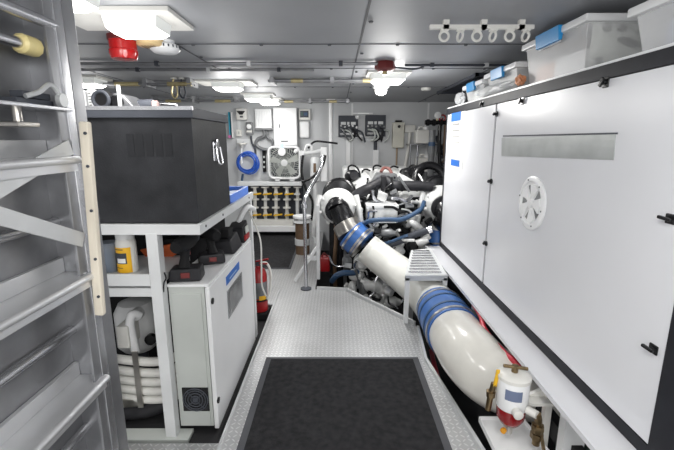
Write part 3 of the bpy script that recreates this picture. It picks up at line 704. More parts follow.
# toolbox
L = Vector((-1.3, 2.32, 1.181)); t = thing('toolbox', 'big black metal tool chest on the rack\'s top shelf', 'toolbox', L)
MB(L).box((-1.95, 2.02, 1.181), (-0.712, 2.64, 1.715), .004).build('chest', 'blacktop', t)
ld = MB(L).box((-1.965, 2.005, 1.705), (-0.70, 2.655, 1.755), .004).build('lid', 'dgrey', t)
MB(L).box((-1.965, 2.003, 1.742), (-0.699, 2.02, 1.760)).build('lid_edge', 'alu', ld)
c = P(215, 152, X=-0.71)
m = MB(L).box((-0.712, c.y - 0.045, c.z - 0.05), (-0.702, c.y + 0.045, c.z + 0.06), .003)
m.lathe([(0.03, 0), (0.03, 0.012), (0.02, 0.016)], (-0.703, c.y, c.z + 0.045), (1, 0, 0), 14)
m.tube([(-0.69, c.y - 0.035, c.z + 0.03), (-0.68, c.y - 0.04, c.z - 0.06), (-0.68, c.y + 0.04, c.z - 0.06), (-0.69, c.y + 0.035, c.z + 0.03)], 0.006, 8, 3)
m.build('hasp', 'chrome', t)
m = MB(L)
for i in range(5): m.box((-1.04 + i * 0.047, 2.0185, 1.52), (-1.005 + i * 0.047, 2.0205, 1.63))
m.build('label_ghost', 'faded', t)

# things behind / above the toolbox
yb = 2.9
def boxlid(u0, u1, v0, v1, Y, dep, name, mt, label, cat):
    a = P(u0, v0, Y=Y); b = P(u1, v1, Y=Y)
    o = MB(((a.x + b.x) / 2, Y + dep / 2, b.z)).box((a.x, Y, b.z), (b.x, Y + dep, a.z), .006).build(name, mt); return tag(o, label, cat)
ZT = 1.761
def on_lid(u, Y): return P(u, 100, Y=Y).x
o = MB((on_lid(87, 2.3), 2.3, ZT)).box((on_lid(83, 2.3), 2.25, ZT), (on_lid(91, 2.3), 2.4, ZT + 0.10), .004).build('carton', 'white'); tag(o, 'small white carton standing on the toolbox lid, leftmost', 'box')
x0 = on_lid(93, 2.3); x1 = on_lid(100.5, 2.3)
t = thing('carton', 'white carton with printed side on the toolbox lid beside the black tube', 'box', (x0, 2.3, ZT))
MB((x0, 2.3, ZT)).box((x0, 2.25, ZT), (x1, 2.4, ZT + 0.105), .004).build('body', 'white', t)
m = MB((x0, 2.3, ZT))
for i in range(5): m.box((x0 + 0.006, 2.2485, ZT + 0.02 + i * 0.015), (x0 + 0.02, 2.2505, ZT + 0.026 + i * 0.015))
m.build('print', 'print', t)
xx = on_lid(111, 2.35)
L = Vector((xx, 2.3, ZT)); t = thing('hose_reel', 'short black round tube lying on the toolbox lid', 'tube', L)
MB(L).tube([(xx, 2.25, ZT + 0.052), (xx, 2.5, ZT + 0.052)], 0.050, 20, 1).build('sleeve', 'blackm', t)
MB(L).torus((xx, 2.25, ZT + 0.052), (0, 1, 0), 0.042, 0.010, 20, 8).build('rim', 'dgrey', t)
xx = on_lid(119.5, 2.2)
o = MB((xx, 2.2, ZT)).cyl((xx, 2.2, ZT), (xx, 2.2, ZT + .12), 0.010, 12).build('support_rod', 'white'); tag(o, 'short white rod standing on the toolbox lid beside the black tube', 'rod')
xx = on_lid(128, 2.35)
L = Vector((xx, 2.3, ZT)); t = thing('blower', 'grey and black blower lying on the toolbox lid', 'blower', L)
MB(L).hexa([(xx - .06, 2.28, ZT), (xx + .08, 2.28, ZT), (xx + .08, 2.45, ZT), (xx - .06, 2.45, ZT), (xx - .05, 2.28, ZT + .09), (xx + .01, 2.28, ZT + .085), (xx + .01, 2.45, ZT + .085), (xx - .05, 2.45, ZT + .09)], .012).build('casing', 'aludark', t)
MB(L).lathe([(0.032, 0), (0.032, 0.02), (0.018, 0.022)], (xx - .02, 2.28, ZT + .045), (0, -1, 0), 18).build('inlet', 'black', t)
xx = on_lid(150, 2.4)
L = Vector((xx, 2.4, ZT)); t = thing('grinder', 'small grey and pink power tool on the toolbox lid', 'power tool', L)
MB(L).tube([(xx - .14, 2.42, ZT + .035), (xx - .04, 2.4, ZT + .035), (xx + .02, 2.4, ZT + .035)], 0, 14, 3, radii=[.02, .032, .035]).build('body', 'dgrey', t)
MB(L).lathe([(0.035, 0), (0.03, 0.05), (0.02, 0.06)], (xx + .02, 2.4, ZT + .0), (0, 0, 1), 14).build('head', mat('dusty_pink', (176, 150, 146), .5), t)
for i, u in enumerate((163, 170)):
    xx = on_lid(u, 2.6)
m = MB((on_lid(160, 2.5), 2.5, ZT)); xa = on_lid(153, 2.5); xb = on_lid(176, 2.5)
m.tube([(xa, 2.5, ZT), (xa, 2.5, ZT + .045), (xb, 2.5, ZT + .045), (xb, 2.5, ZT)], .006, 8, 3); o = m.build('luggage_rail', 'chrome'); tag(o, 'thin bent metal rail standing on the toolbox lid', 'rail')

# tray on shelf behind the toolbox
L = Vector((-0.85, 2.92, 1.151)); t = thing('plastic_tray', 'blue plastic tray lined with pale paper behind the toolbox', 'tray', L)
m = MB(L)
m.box((-1.05, 2.68, 1.151), (-0.72, 3.24, 1.16)); m.box((-0.74, 2.68, 1.151), (-0.72, 3.24, 1.235), .004).box((-1.05, 3.22, 1.151), (-0.72, 3.24, 1.235), .004).box((-1.05, 2.68, 1.151), (-0.72, 2.70, 1.2), .004).box((-1.05, 2.68, 1.151), (-1.03, 3.24, 1.235), .004)
m.build('tray_shell', 'bluetray', t)
MB(L).hexa([(-1.02, 2.71, 1.165), (-.75, 2.71, 1.165), (-.75, 3.2, 1.165), (-1.02, 3.2, 1.165), (-1.02, 2.71, 1.17), (-.76, 2.71, 1.20), (-.76, 3.2, 1.21), (-1.02, 3.2, 1.19)]).build('paper', 'bluepale', t)

# middle shelf items
z = 0.889
c = P(127.5, 260, Y=2.12); L = Vector((c.x, 2.12, z)); t = thing('spray_can', 'white bottle with yellow picture label on the rack shelf', 'bottle', L)
b = MB(L).lathe([(0.048, 0), (0.052, 0.01), (0.052, 0.165), (0.046, 0.185)], (c.x, 2.12, z), n=26).build('body', 'cream', t)
MB(L).lathe([(0.047, 0), (0.047, 0.035), (0.043, 0.045), (0.03, 0.048)], (c.x, 2.12, z + 0.186), n=24).build('cap', 'white', t)
def arc(L, cx, cy, R_, a0, a1, z0, z1, name, mt, par, n=10):
    m = MB(L)
    for i in range(n):
        b0 = a0 + (a1 - a0) * i / n; b1 = a0 + (a1 - a0) * (i + 1) / n; r0 = R_ - 0.004
        f = lambda r, b, zz: (cx + r * math.cos(b), cy + r * math.sin(b), zz)
        m.hexa([f(R_, b0, z0), f(R_, b1, z0), f(r0, b1, z0), f(r0, b0, z0), f(R_, b0, z1), f(R_, b1, z1), f(r0, b1, z1), f(r0, b0, z1)])
    return m.build(name, mt, par)
lb = arc(L, c.x, 2.12, 0.0530, -PI * .95, -PI * .22, z + .004, z + .145, 'label_band', 'yellow', b, 16)
arc(L, c.x, 2.12, 0.0535, -PI * .80, -PI * .36, z + .055, z + .115, 'label_picture', 'dgrey', lb)
arc(L, c.x, 2.12, 0.0540, -PI * .68, -PI * .40, z + .060, z + .085, 'label_picture', 'white', lb)
arc(L, c.x, 2.12, 0.0535, -PI * .78, -PI * .45, z + .132, z + .137, 'label_text', 'brown', lb)
arc(L, c.x, 2.12, 0.0535, -PI * .78, -PI * .5, z + .030, z + .034, 'label_text', 'brown', lb)
c = P(110, 262, Y=2.12); L = Vector((c.x, 2.12, z)); t = thing('plastic_jar', 'clear plastic tub of small blue parts beside the yellow bottle', 'jar', L)
MB(L).lathe([(0.042, 0), (0.048, 0.15), (0.052, 0.152), (0.052, 0.165), (0.046, 0.165)], (c.x, 2.12, z), n=24).build('tub', 'jar', t)
MB(L).lathe([(0.036, 0), (0.038, 0.09), (0.02, 0.10)], (c.x, 2.12, z + .006), n=16).build('contents', 'bluehose', t)
L = Vector((-.87, 2.72, .843)); t = thing('tool_case', 'black tool case on the cabinet under the shelf, behind the drills', 'case', L)
MB(L).box((-.935, 2.56, .843), (-.872, 3.06, 1.08), .01).build('shell', 'blackm', t)
MB(L).tube([(-.90, 2.70, 1.08), (-.90, 2.72, 1.105), (-.90, 2.88, 1.105), (-.90, 2.90, 1.08)], .008, 8, 3).build('handle', 'dgrey', t)
# orange and black folded bag
a = P(143, 258, Y=2.35); b = P(198, 243, Y=2.35)
L = Vector(((a.x + b.x) / 2, 2.4, z)); t = thing('tool_bag', 'flat orange and black bag leaning behind the rack post', 'bag', L)
m = MB(L).prism([P(140, 250, Y=2.40), P(150, 262, Y=2.40), P(166, 261, Y=2.40), P(196, 241.5, Y=2.40), P(190, 240.5, Y=2.40)], (0, 0.02, 0)); m.build('flap', 'orange', t)
m = MB(L).prism([P(128, 252, Y=2.43), P(150, 280, Y=2.43), P(180, 276, Y=2.43), P(206, 250, Y=2.43), P(208, 238, Y=2.43), P(150, 240, Y=2.43)], (0, 0.05, 0)); m.build('bag_body', 'blackm', t)

# control cabinet
L = Vector((-0.82, 2.5, -0.03)); t = thing('control_cabinet', 'white electrical cabinet at floor level with fan vent and side door', 'cabinet', L)
MB(L).box((-0.91, 2.035, -0.03), (-0.715, 3.08, 0.83), .005).build('housing', 'greywhite', t)
MB(L).box((-0.914, 2.03, 0.826), (-0.69, 3.09, 0.842), .004).build('top_cover', 'white', t)
MB(L).box((-0.893, 2.026, -0.02), (-0.732, 2.036, 0.79), .003).build('front_panel', 'greywhite', t)
d = MB(L).box((-0.708, 2.02, -0.035), (-0.682, 3.08, 0.825), .005).build('door', 'white', t)
for u, v in ((212, 301), (218, 400)):
    c = P(u, v, X=-0.682); MB(L).lathe([(0.018, 0), (0.018, 0.008), (0.01, 0.010)], (-0.683, c.y, c.z), (1, 0, 0), 14).build('lock', 'black', d)
def on_door(u0, v0, u1, v1, v2, v3, th, mt, name, par):   # quad: left edge v0..v1 at u0, right edge v2..v3 at u1
    a = P(u0, (v0 + v1) / 2, X=-0.682); b = P(u1, (v2 + v3) / 2, X=-0.682)
    z1 = (P(u0, v0, X=-0.682).z + P(u1, v2, X=-0.682).z) / 2; z0 = (P(u0, v1, X=-0.682).z + P(u1, v3, X=-0.682).z) / 2
    return MB(L).box((-0.683, a.y, z0), (-0.682 + th, b.y, z1), .001).build(name, mt, par)
bl_ = on_door(226, 276, 239, 284, 262, 271, .003, 'bluelabel', 'sticker', d)
a = P(229, 278, X=-0.682); b2 = P(236, 270, X=-0.682); MB(L).box((-.680, a.y, a.z - .008), (-.678, b2.y, a.z - .001)).build('print', 'bluepale', bl_)
w = on_door(227.5, 287, 242, 318, 274, 299, .004, 'aludark', 'window_frame', d)
on_door(229, 289, 241, 314, 277, 297, .006, 'screengrey', 'window_pane', w)
c = P(196, 399, Y=2.026); L_ = L
fv = MB(L).box((c.x - .075, 2.02, c.z - .075), (c.x + .075, 2.027, c.z + .075), .003).build('fan_vent', 'black', t)
m = MB(L)
for r in (.025, .042, .058, .070): m.torus((c.x, 2.017, c.z), (0, 1, 0), r, .0035, 24, 6)
for i in range(4): m.bar((c.x, 2.018, c.z), (c.x + .07 * math.cos(i * PI / 2 + .7), 2.018, c.z + .07 * math.sin(i * PI / 2 + .7)), .006, .004)
m.build('guard', 'dgrey', fv)
MB(L).lathe([(.018, 0), (.016, .006)], (c.x, 2.02, c.z), (0, -1, 0), 16).build('fan_hub', 'dgrey', fv)
MB(L).box((-0.88, 2.1, -0.08), (-0.75, 3.0, -0.03)).build('foot', 'dgrey', t)

# tools on the cabinet
def drill(x, y, label, rotz, dark='rubber', s=1.0, swing=0.0):
    z = 0.843; L0 = Vector((0, 0, 0)); t = thing('cordless_drill', label, 'cordless drill', (x, y, z), 'tools lying on the control cabinet', rotz)
    cs, sn = math.cos(swing), math.sin(swing)
    def q(a, b, c): return Vector(((a * cs - b * sn) * s, (a * sn + b * cs) * s, c * s))
    b = MB(L0).hexa([(-.075 * s, -.05 * s, 0), (.075 * s, -.05 * s, 0), (.075 * s, .05 * s, 0), (-.075 * s, .05 * s, 0), (-.066 * s, -.047 * s, .06 * s), (.07 * s, -.047 * s, .065 * s), (.07 * s, .045 * s, .065 * s), (-.066 * s, .045 * s, .06 * s)], .016).build('battery', dark, t)
    MB(L0).box((-.015 * s, -.054 * s, .02 * s), (.025 * s, -.046 * s, .045 * s), .003).build('release_button', 'redbrown', b)
    MB(L0).tube([q(.02, 0, .06), q(.01, 0, .10), q(-.005, 0, .15)], 0, 12, 4, radii=[.030 * s, .021 * s, .024 * s]).build('grip', 'blackm', t)
    bd = MB(L0).tube([q(.09, 0, .172), q(.05, 0, .172), q(-.05, 0, .172), q(-.09, 0, .172)], 0, 16, 3, radii=[.025 * s, .036 * s, .036 * s, .028 * s]).build('motor_body', 'blackm', t)
    MB(L0).lathe([(.028 * s, 0), (.024 * s, .03 * s), (.012 * s, .06 * s)], q(-.09, 0, .172), q(-1, 0, 0), 12).build('chuck', 'dgrey', bd)
    MB(L0).obox(q(-.024, 0, .125), (.024 * s, .02 * s, .035 * s), (0, 0, swing), .003).build('trigger', 'redbrown', t)
    return t
drill(-0.835, 2.12, 'black cordless drill with red button nearest the rack post', 0.12, s=1.2, swing=-1.75)
drill(-0.79, 2.42, 'black cordless drill standing second on the cabinet, behind the first', 0.35, s=1.1, swing=-1.2)
L = Vector((-0.77, 2.72, 0.843)); t = thing('battery_charger', 'black battery charger at the middle of the cabinet top', 'charger', L, 'tools lying on the control cabinet')
MB(L).hexa([(-.86, 2.60, .843), (-.69, 2.60, .843), (-.69, 2.84, .843), (-.86, 2.84, .843), (-.84, 2.62, .92), (-.72, 2.62, .94), (-.72, 2.82, .96), (-.84, 2.82, .94)], .014).build('case', 'rubber', t)
MB(L).box((-.80, 2.66, .94), (-.74, 2.78, 1.0), .01).build('battery', 'blackm', t)
L = Vector((-0.76, 3.0, 0.843)); t = thing('battery_charger', 'black and red charger at the far end of the cabinet top', 'charger', L, 'tools lying on the control cabinet')
MB(L).hexa([(-.84, 2.90, .843), (-.69, 2.90, .843), (-.69, 3.06, .843), (-.84, 3.06, .843), (-.82, 2.92, .95), (-.70, 2.90, .96), (-.70, 3.05, 1.0), (-.82, 3.05, .98)], .012).build('case', 'rubber', t)
MB(L).box((-.695, 2.91, .86), (-.684, 3.05, .90), .003).build('red_side', 'red', t)
MB(L).obox((-.688, 2.98, .935), (.006, .09, .05), (0, -.1, 0)).build('display', 'greywhite', t)
MB(L).tube([(-.76, 3.02, .98), (-.72, 3.04, 1.06), (-.69, 3.08, 1.09), (-.66, 3.14, 1.06)], .02, 10, 4).build('plug', 'white', t)
o = MB((-.66, 3.2, .9)).tube([(-.695, 3.1, 1.06), P(258, 232, t=3.3), P(261, 245, t=3.3), P(261.5, 268, t=3.3), P(262, 285, t=3.35), P(266, 296, t=3.4)], .0065, 8, 6).build('charger_cord', 'cream'); tag(o, 'pale cord hanging down past the red extinguisher', 'cord')
o = MB((-.95, 2.05, .89)).tube([P(155, 275, Y=2.02), P(163, 272, Y=2.02), P(166, 278, Y=2.0), P(164, 283, Y=1.99), P(163.5, 292, Y=1.99)], .004, 6, 6).build('charger_cord', 'blackm'); tag(o, 'thin black cord draped over the rack beam by the first drill', 'cord')

# white machine and hoses inside the rack
L = Vector((-1.15, 2.3, -0.08)); t = thing('water_filter', 'white round-shouldered tank with elbow pipe inside the rack', 'tank', L)
c = P(138, 330, Y=2.45)
MB(L).lathe([(0.10, -0.12), (0.13, -0.08), (0.13, 0.14), (0.10, 0.20), (0.05, 0.22)], (c.x, 2.45, c.z), n=28).build('tank', 'white', t)
MB(L).tube([P(140, 315, Y=2.28), P(133, 314, Y=2.25), P(130, 322, Y=2.24), P(132, 335, Y=2.24), P(136, 352, Y=2.24)], .026, 14, 5).build('elbow_pipe', 'white', t)
MB(L).lathe([(.036, 0), (.036, .05), (.028, .055)], P(139, 312, Y=2.32), (0, -1, 0), 16).build('collar', 'white', t)
a = P(115, 327, Y=2.2); b = P(130, 349, Y=2.2); MB(L).box((a.x, 2.2, b.z), (b.x, 2.34, a.z), .01).build('control_box', 'cream', t)
MB(L).lathe([(.035, 0), (.035, .03), (.02, .032)], P(152, 338, Y=2.32), (0, -1, 0), 16).build('gauge', 'black', t)
MB(L).cyl((c.x, 2.45, -.08), (c.x, 2.45, c.z - .12), .05).build('stand', 'dgrey', t)
L = Vector((-1.12, 2.15, -0.08)); t = thing('hose_bundle', 'stack of five thick white hoses strapped with metal inside the rack', 'hose', L)
for i, v in enumerate((360, 371, 380, 389, 397.5)):
    a = P(112, v, Y=2.16); zz = a.z
    MB(L).tube([(-1.42, 2.2, zz), (-1.25, 2.16, zz), (-1.08, 2.15, zz - .005), (-.98, 2.18, zz + .004), (-.95, 2.3, zz)], .0265, 14, 5).build('hose', 'cream', t)
a = P(134, 353, Y=2.12); b = P(140, 403, Y=2.12)
MB(L).box((a.x - .012, 2.115, b.z - .03), (a.x + .022, 2.123, a.z + .01), .001).build('strap', 'steel', t)
a = P(117, 400, Y=2.13); b = P(142, 413, Y=2.13); MB(L).box((a.x, 2.13, b.z), (b.x, 2.2, a.z), .003).build('clamp_plate', 'steel', t)
o = MB((-1.2, 2.12, -.08)).tube([(-1.45, 2.16, -.03), (-1.2, 2.13, -.01), (-1.05, 2.16, .02), (-.95, 2.24, .03)], .04, 14, 5).build('drain_hose', 'rubber'); tag(o, 'thick black hose on the floor of the rack under the white hoses', 'hose')

# ================================================================== FIRE EXTINGUISHERS
def extinguisher(x, y, z0, label, s=1.0):
    L0 = Vector((0, 0, 0)); t = thing('fire_extinguisher', label, 'fire extinguisher', (x, y, z0))
    b = MB(L0).lathe([(.07, 0), (.078, .01), (.078, .36), (.06, .41), (.025, .435), (.025, .45)], (0, 0, 0), n=26).build('cylinder', 'red', t)
    arc(L0, 0, 0, .0795, -PI * .9, -PI * .05, .14, .30, 'paper_label', 'screengrey', b, 14)
    arc(L0, 0, 0, .0800, -PI * .45, -PI * .15, .12, .17, 'paper_label', 'yellow', b, 8)
    MB(L0).lathe([(.022, 0), (.022, .035), (.015, .04)], (0, 0, .45), n=12).build('valve', 'dgrey', t)
    MB(L0).bar((-.02, 0, .49), (.10, -.02, .52), .022, .012).bar((-.02, 0, .475), (.09, -.02, .475), .022, .012).build('lever', 'red', t)
    MB(L0).tube([(.02, 0, .47), (.08, .0, .47), (.115, 0, .38), (.11, -.02, .22), (.08, -.05, .13)], .012, 10, 5).build('discharge_hose', 'cream', t)
    MB(L0).torus((0, 0, .12), (0, 0, 1), .082, .008, 24, 6).build('bracket_band', 'blackm', t)
    return t
ce = P(257.5, 300, t=3.75)
extinguisher(ce.x, 3.62, 0.0 - .08 + .07, 'red fire extinguisher with white hose behind the control cabinet')
o = MB((ce.x, 3.62, -.08)).box((ce.x - .10, 3.52, -.08), (ce.x + .085, 3.74, -.011), .01).build('rubber_block', 'blackm'); tag(o, 'black rubber block under the red fire extinguisher', 'block')

# ================================================================== LADDER (left foreground)
L = Vector((-0.83, 0.9, -0.42)); t = thing('boarding_ladder', 'aluminium ladder with wide treads at the left edge', 'ladder', L)
z0, z1 = -0.08, 2.20
L.z = -0.08; t.location = L + Vector((-.035, 0, 0))
MB(L).box((-0.905, 0.35, z0 + .0), (-0.89, 1.28, 2.05)).build('back_sheet', 'aludark', t)  # darker aluminium puts the shade of the risers into the colour
MB(L).box((-0.905, 1.275, z0), (-0.79, 1.29, z1), .002).build('side_plate', 'aludark', t)
MB(L).box((-0.80, 1.225, z0), (-0.79, 1.262, z1), .002).build('edge_flange', 'aludark', t)
MB(L).box((-0.80, 1.262, z0), (-0.785, 1.30, z1), .003).build('edge_flange', 'alu', t)
MB(L).box((-0.84, 1.30, z0), (-0.785, 1.36, z1 - .15), .004).build('stringer', 'aludark', t)
MB(L).box((-0.905, 0.34, z0), (-0.79, 0.355, z1), .002).build('side_plate', 'aludark', t)
for z in (.41, .79, 1.17, 1.55):
    m = MB(L).box((-0.89, .355, z - .012), (-0.775, 1.275, z), .003)
    m.box((-0.889, .355, z), (-0.872, 1.275, z + .05), .003)
    m.tube([(-0.777, .355, z - .010), (-0.777, 1.27, z - .010)], .012, 10, 1)
    m.box((-0.787, .355, z - .045), (-0.781, 1.27, z - .008))
    m.build('tread', 'alu_lit', t)
for z in (.58, .96, 1.34, 1.93):
    xx = -.878 if z < 1.9 else -.80
    MB(L).tube([(xx, .355, z), (xx, 1.275, z)], .016, 12, 1).build('cross_tube', 'alu', t)
sh = MB(L).box((-0.89, .355, 1.685), (-0.775, 1.275, 1.695), .002).build('hinged_ledge', 'alu', t)
m = MB(L).box((-.86, 1.10, 1.697), (-.81, 1.25, 1.712), .002).box((-.85, 1.13, 1.714), (-.815, 1.24, 1.732), .002); m.build('latch_body', 'dgrey', sh)
m = MB(L).tube([(-.80, 1.12, 1.715), (-.79, 1.16, 1.73), (-.785, 1.20, 1.755), (-.785, 1.23, 1.735), (-.785, 1.25, 1.715)], .007, 8, 4).lathe([(.02, 0), (.02, .014)], (-.79, 1.24, 1.715), (1, 0, 0), 12)
m.build('latch_lever', 'aluarm', sh)
MB(L).cyl((-.83, 1.12, 1.685), (-.83, 1.12, 1.645), .012, 10).box((-.86, 1.08, 1.635), (-.80, 1.16, 1.648), .003).build('latch_knob', 'steel', sh)
m = MB(L).tube([(-.835, .6, 1.86), (-.835, 1.22, 1.86)], .015, 16, 1); sp = m.build('spindle', 'chrome', t)
MB(L).lathe([(.02, 0), (.027, .008), (.027, .062), (.02, .07)], (-.835, 1.17, 1.86), (0, 1, 0), 10).build('knob', 'ivory', sp)
# pale wooden stop bar with two swing arms
b0 = Vector((-.768, 1.265, 1.02)); b1 = Vector((-.738, 1.265, 1.655))
wb = MB(L).bar(b0, b1, .030, .024, up=(0, 1, 0), bev=.006).build('wooden_bar', 'wood', t)
for zz in (1.09, 1.22, 1.38, 1.52, 1.62): MB(L).lathe([(.005, 0), (.005, .004)], (-.762 + .03 * (zz - 1.02) / .635, 1.254, zz), (0, -1, 0), 8).build('screw', 'dgrey', wb)
for s0, e0 in ((P(82, 147, Y=1.25), P(-20, 208, X=-.80)), (P(91, 240, Y=1.25), P(-20, 206, X=-.80))):
    s0.x = -.783
    MB(L).bar(s0, e0, .006, .046, bev=.001).build('swing_arm', 'aluarm', t)

# ================================================================== CEILING FITTINGS
def lamp(x, y, w, d, label, frame=True, fx=0.05, plate=None):
    L = Vector((x, y, ZC)); t = thing('ceiling_light', label, 'ceiling light', L, 'ceiling lights')
    m = MB(L)
    p = plate or (x - w / 2 - fx, x + w / 2 + fx, y - d / 2 - .04, y + d / 2 + .04)
    m.box((p[0], p[2], ZC - .022), (p[1], p[3], ZC), .003); m.build('back_plate', 'cream', t)
    MB(L).hexa([(x - w / 2, y - d / 2, ZC - .075), (x + w / 2, y - d / 2, ZC - .075), (x + w / 2, y + d / 2, ZC - .075), (x - w / 2, y + d / 2, ZC - .075),
                (x - w / 2 - .01, y - d / 2 - .01, ZC - .022), (x + w / 2 + .01, y - d / 2 - .01, ZC - .022), (x + w / 2 + .01, y + d / 2 + .01, ZC - .022), (x - w / 2 - .01, y + d / 2 + .01, ZC - .022)]).build('housing', 'lampside', t)
    MB(L).hexa([(x - w / 2 + .03, y - d / 2 + .03, ZC - .10), (x + w / 2 - .03, y - d / 2 + .03, ZC - .10), (x + w / 2 - .03, y + d / 2 - .03, ZC - .10), (x - w / 2 + .03, y + d / 2 - .03, ZC - .10),
                (x - w / 2, y - d / 2, ZC - .0752), (x + w / 2, y - d / 2, ZC - .0752), (x + w / 2, y + d / 2, ZC - .0752), (x - w / 2, y + d / 2, ZC - .0752)]).build('diffuser', 'glow', t)
    return t
LAMPS = []
def area(x, y, w, d, e, z=ZC - .115, rot=(0, 0, 0)):
    l = bpy.data.lights.new('light_source', 'AREA'); l.shape = 'RECTANGLE'; l.size = w; l.size_y = d; l.energy = e; l.color = (1, .985, .96)
    o = bpy.data.objects.new('light_source', l); C.objects.link(o); o.location = (x, y, z); o.rotation_euler = rot
    return o
lamp(-1.17, 1.72, .32, .26, 'bright rectangular ceiling light cut off by the top of the frame')
lamp(-1.02, 2.22, .25, .17, 'ceiling light on a wide cream plate just before the red beacon', plate=(-1.40, -.80, 2.06, 2.42))
lamp(-1.18, 4.55, .28, .22, 'small ceiling light above the far end of the toolbox', plate=(-1.5, -.9, 4.4, 4.78))
lamp(-1.08, 5.75, .34, .22, 'ceiling light in front of the electrical boxes on the far wall')
lamp(-1.02, 6.35, .28, .2, 'farthest ceiling light, right against the wall boxes')
lamp(0.48, 3.98, .30, .22, 'ceiling light behind the dark red nozzle, over the engine')
lamp(-2.55, 4.25, .32, .22, 'ceiling light behind the ladder above the toolbox left end')
for x, y, e in ((-1.17, 1.72, 7), (-1.0, 2.19, 8), (-1.16, 4.55, 16), (-1.06, 5.75, 10), (-1.02, 6.3, 6), (.48, 3.98, 26), (-2.55, 4.25, 6)):
    area(x, y, .3, .22, e * .5)
    pl = bpy.data.lights.new('lamp_glow', 'POINT'); pl.energy = e * .75; pl.shadow_soft_size = .16; pl.color = (1, .985, .96)
    po = bpy.data.objects.new('lamp_glow', pl); C.objects.link(po); po.location = (x, y, ZC - .22)
# unseen fill lamps added around the camera, built like the ceiling fixtures
lamp(0.25, 0.55, .5, .3, 'unseen fill light added over the near walkway'); area(.25, .55, .46, .28, 8)
pl = bpy.data.lights.new('lamp_glow', 'POINT'); pl.energy = 15; pl.shadow_soft_size = .2  # extra point fill added below it to brighten the bins
po = bpy.data.objects.new('lamp_glow', pl); C.objects.link(po); po.location = (.25, .55, ZC - .3)
lamp(-1.0, 0.2, .32, .26, 'unseen fill light added over the ladder'); area(-1.0, .2, .3, .24, 8)
lamp(0.3, -0.7, .5, .3, 'unseen fill light added behind the viewer'); area(.3, -.7, .46, .28, 14)

area(-.2, -1.25, 3.4, 1.6, 34, 1.25, (PI / 2, 0, 0))  # unseen wide fill lamp added behind the camera, facing into the room
area(.48, 4.64, .16, .14, 14, ZC - .17)
# bulkhead lamp
c = P(381, 91, Y=4.62); L = Vector((c.x, 4.62, ZC)); t = thing('bulkhead_lamp', 'small round bulkhead lamp hanging just behind the engine light', 'bulkhead lamp', L)
MB(L).box((c.x - .09, 4.55, ZC - .06), (c.x + .09, 4.70, ZC), .01).build('base', 'white', t)
MB(L).lathe([(.06, 0), (.066, .03), (.055, .06), (.02, .078)], (c.x, 4.62, ZC - .06), (0, 0, -1), 22).build('globe', 'glow', t)
# beacon, detectors
c = P(123, 45, Y=2.62); L = Vector((c.x, 2.62, ZC)); t = thing('warning_beacon', 'red alarm beacon hanging from the ceiling beside the cream plate light', 'beacon', L)
MB(L).lathe([(.085, 0), (.085, .03)], L, (0, 0, -1), 28).build('base', 'redbrown', t)
MB(L).lathe([(.080, .03), (.078, .08), (.083, .085), (.083, .105), (.072, .135), (.03, .142)], L, (0, 0, -1), 28).build('lens', 'redglass', t)
c = P(150, 43, Y=2.66); L = Vector((c.x, 2.66, ZC)); t = thing('alarm_sounder', 'beige round sounder between the red beacon and smoke detector', 'sounder', L)
MB(L).lathe([(.078, 0), (.078, .045), (.06, .055)], L, (0, 0, -1), 26).build('body', 'beige', t)
m = MB(L)
for i in range(5): m.box((c.x - .04 + i * .018, 2.62, ZC - .0565), (c.x - .032 + i * .018, 2.70, ZC - .054))
m.build('slot', 'brown', t)
c = P(165, 48, Y=2.74); L = Vector((c.x, 2.74, ZC)); t = thing('smoke_detector', 'white smoke detector on the ceiling right of the beige sounder', 'smoke detector', L)
MB(L).lathe([(.06, 0), (.06, .02), (.088, .03), (.092, .055), (.07, .075), (.02, .08)], L, (0, 0, -1), 30).build('body', 'white', t)
m = MB(L)
for i in range(20):
    a = i * PI / 10; m.box((c.x + .0885 * math.cos(a) - .004, 2.74 + .0885 * math.sin(a) - .004, ZC - .05), (c.x + .0885 * math.cos(a) + .004, 2.74 + .0885 * math.sin(a) + .004, ZC - .034))
m.build('grille_slot', 'dgrey', t)
c = P(426, 90.5, Z=ZC - .03); o = MB((c.x, c.y, ZC)).lathe([(.06, 0), (.06, .015), (.05, .03), (.02, .036)], (c.x, c.y, ZC), (0, 0, -1), 24).build('smoke_detector', 'cream'); tag(o, 'pale round detector on the ceiling near the dark louvre', 'smoke detector')
# dark red nozzle
c = P(385, 65.5, Y=3.45); L = Vector((c.x, 3.45, ZC)); t = thing('sprinkler_nozzle', 'dark red fire nozzle on the ceiling in front of the engine light', 'nozzle', L)
MB(L).lathe([(.075, 0), (.085, .03), (.085, .055), (.055, .075)], L, (0, 0, -1), 8).build('body', 'redbrown', t)
MB(L).cyl((c.x, 3.45, ZC), (c.x, 3.45, ZC - .10), .02).build('tip', 'brass', t)
MB(L).tube([(c.x + .08, 3.46, ZC - .04), (c.x + .25, 3.48, ZC - .05), (c.x + .33, 3.55, ZC - .02), (c.x + .36, 3.7, ZC - .012)], .007, 8, 5).build('cable', 'dgrey', t)
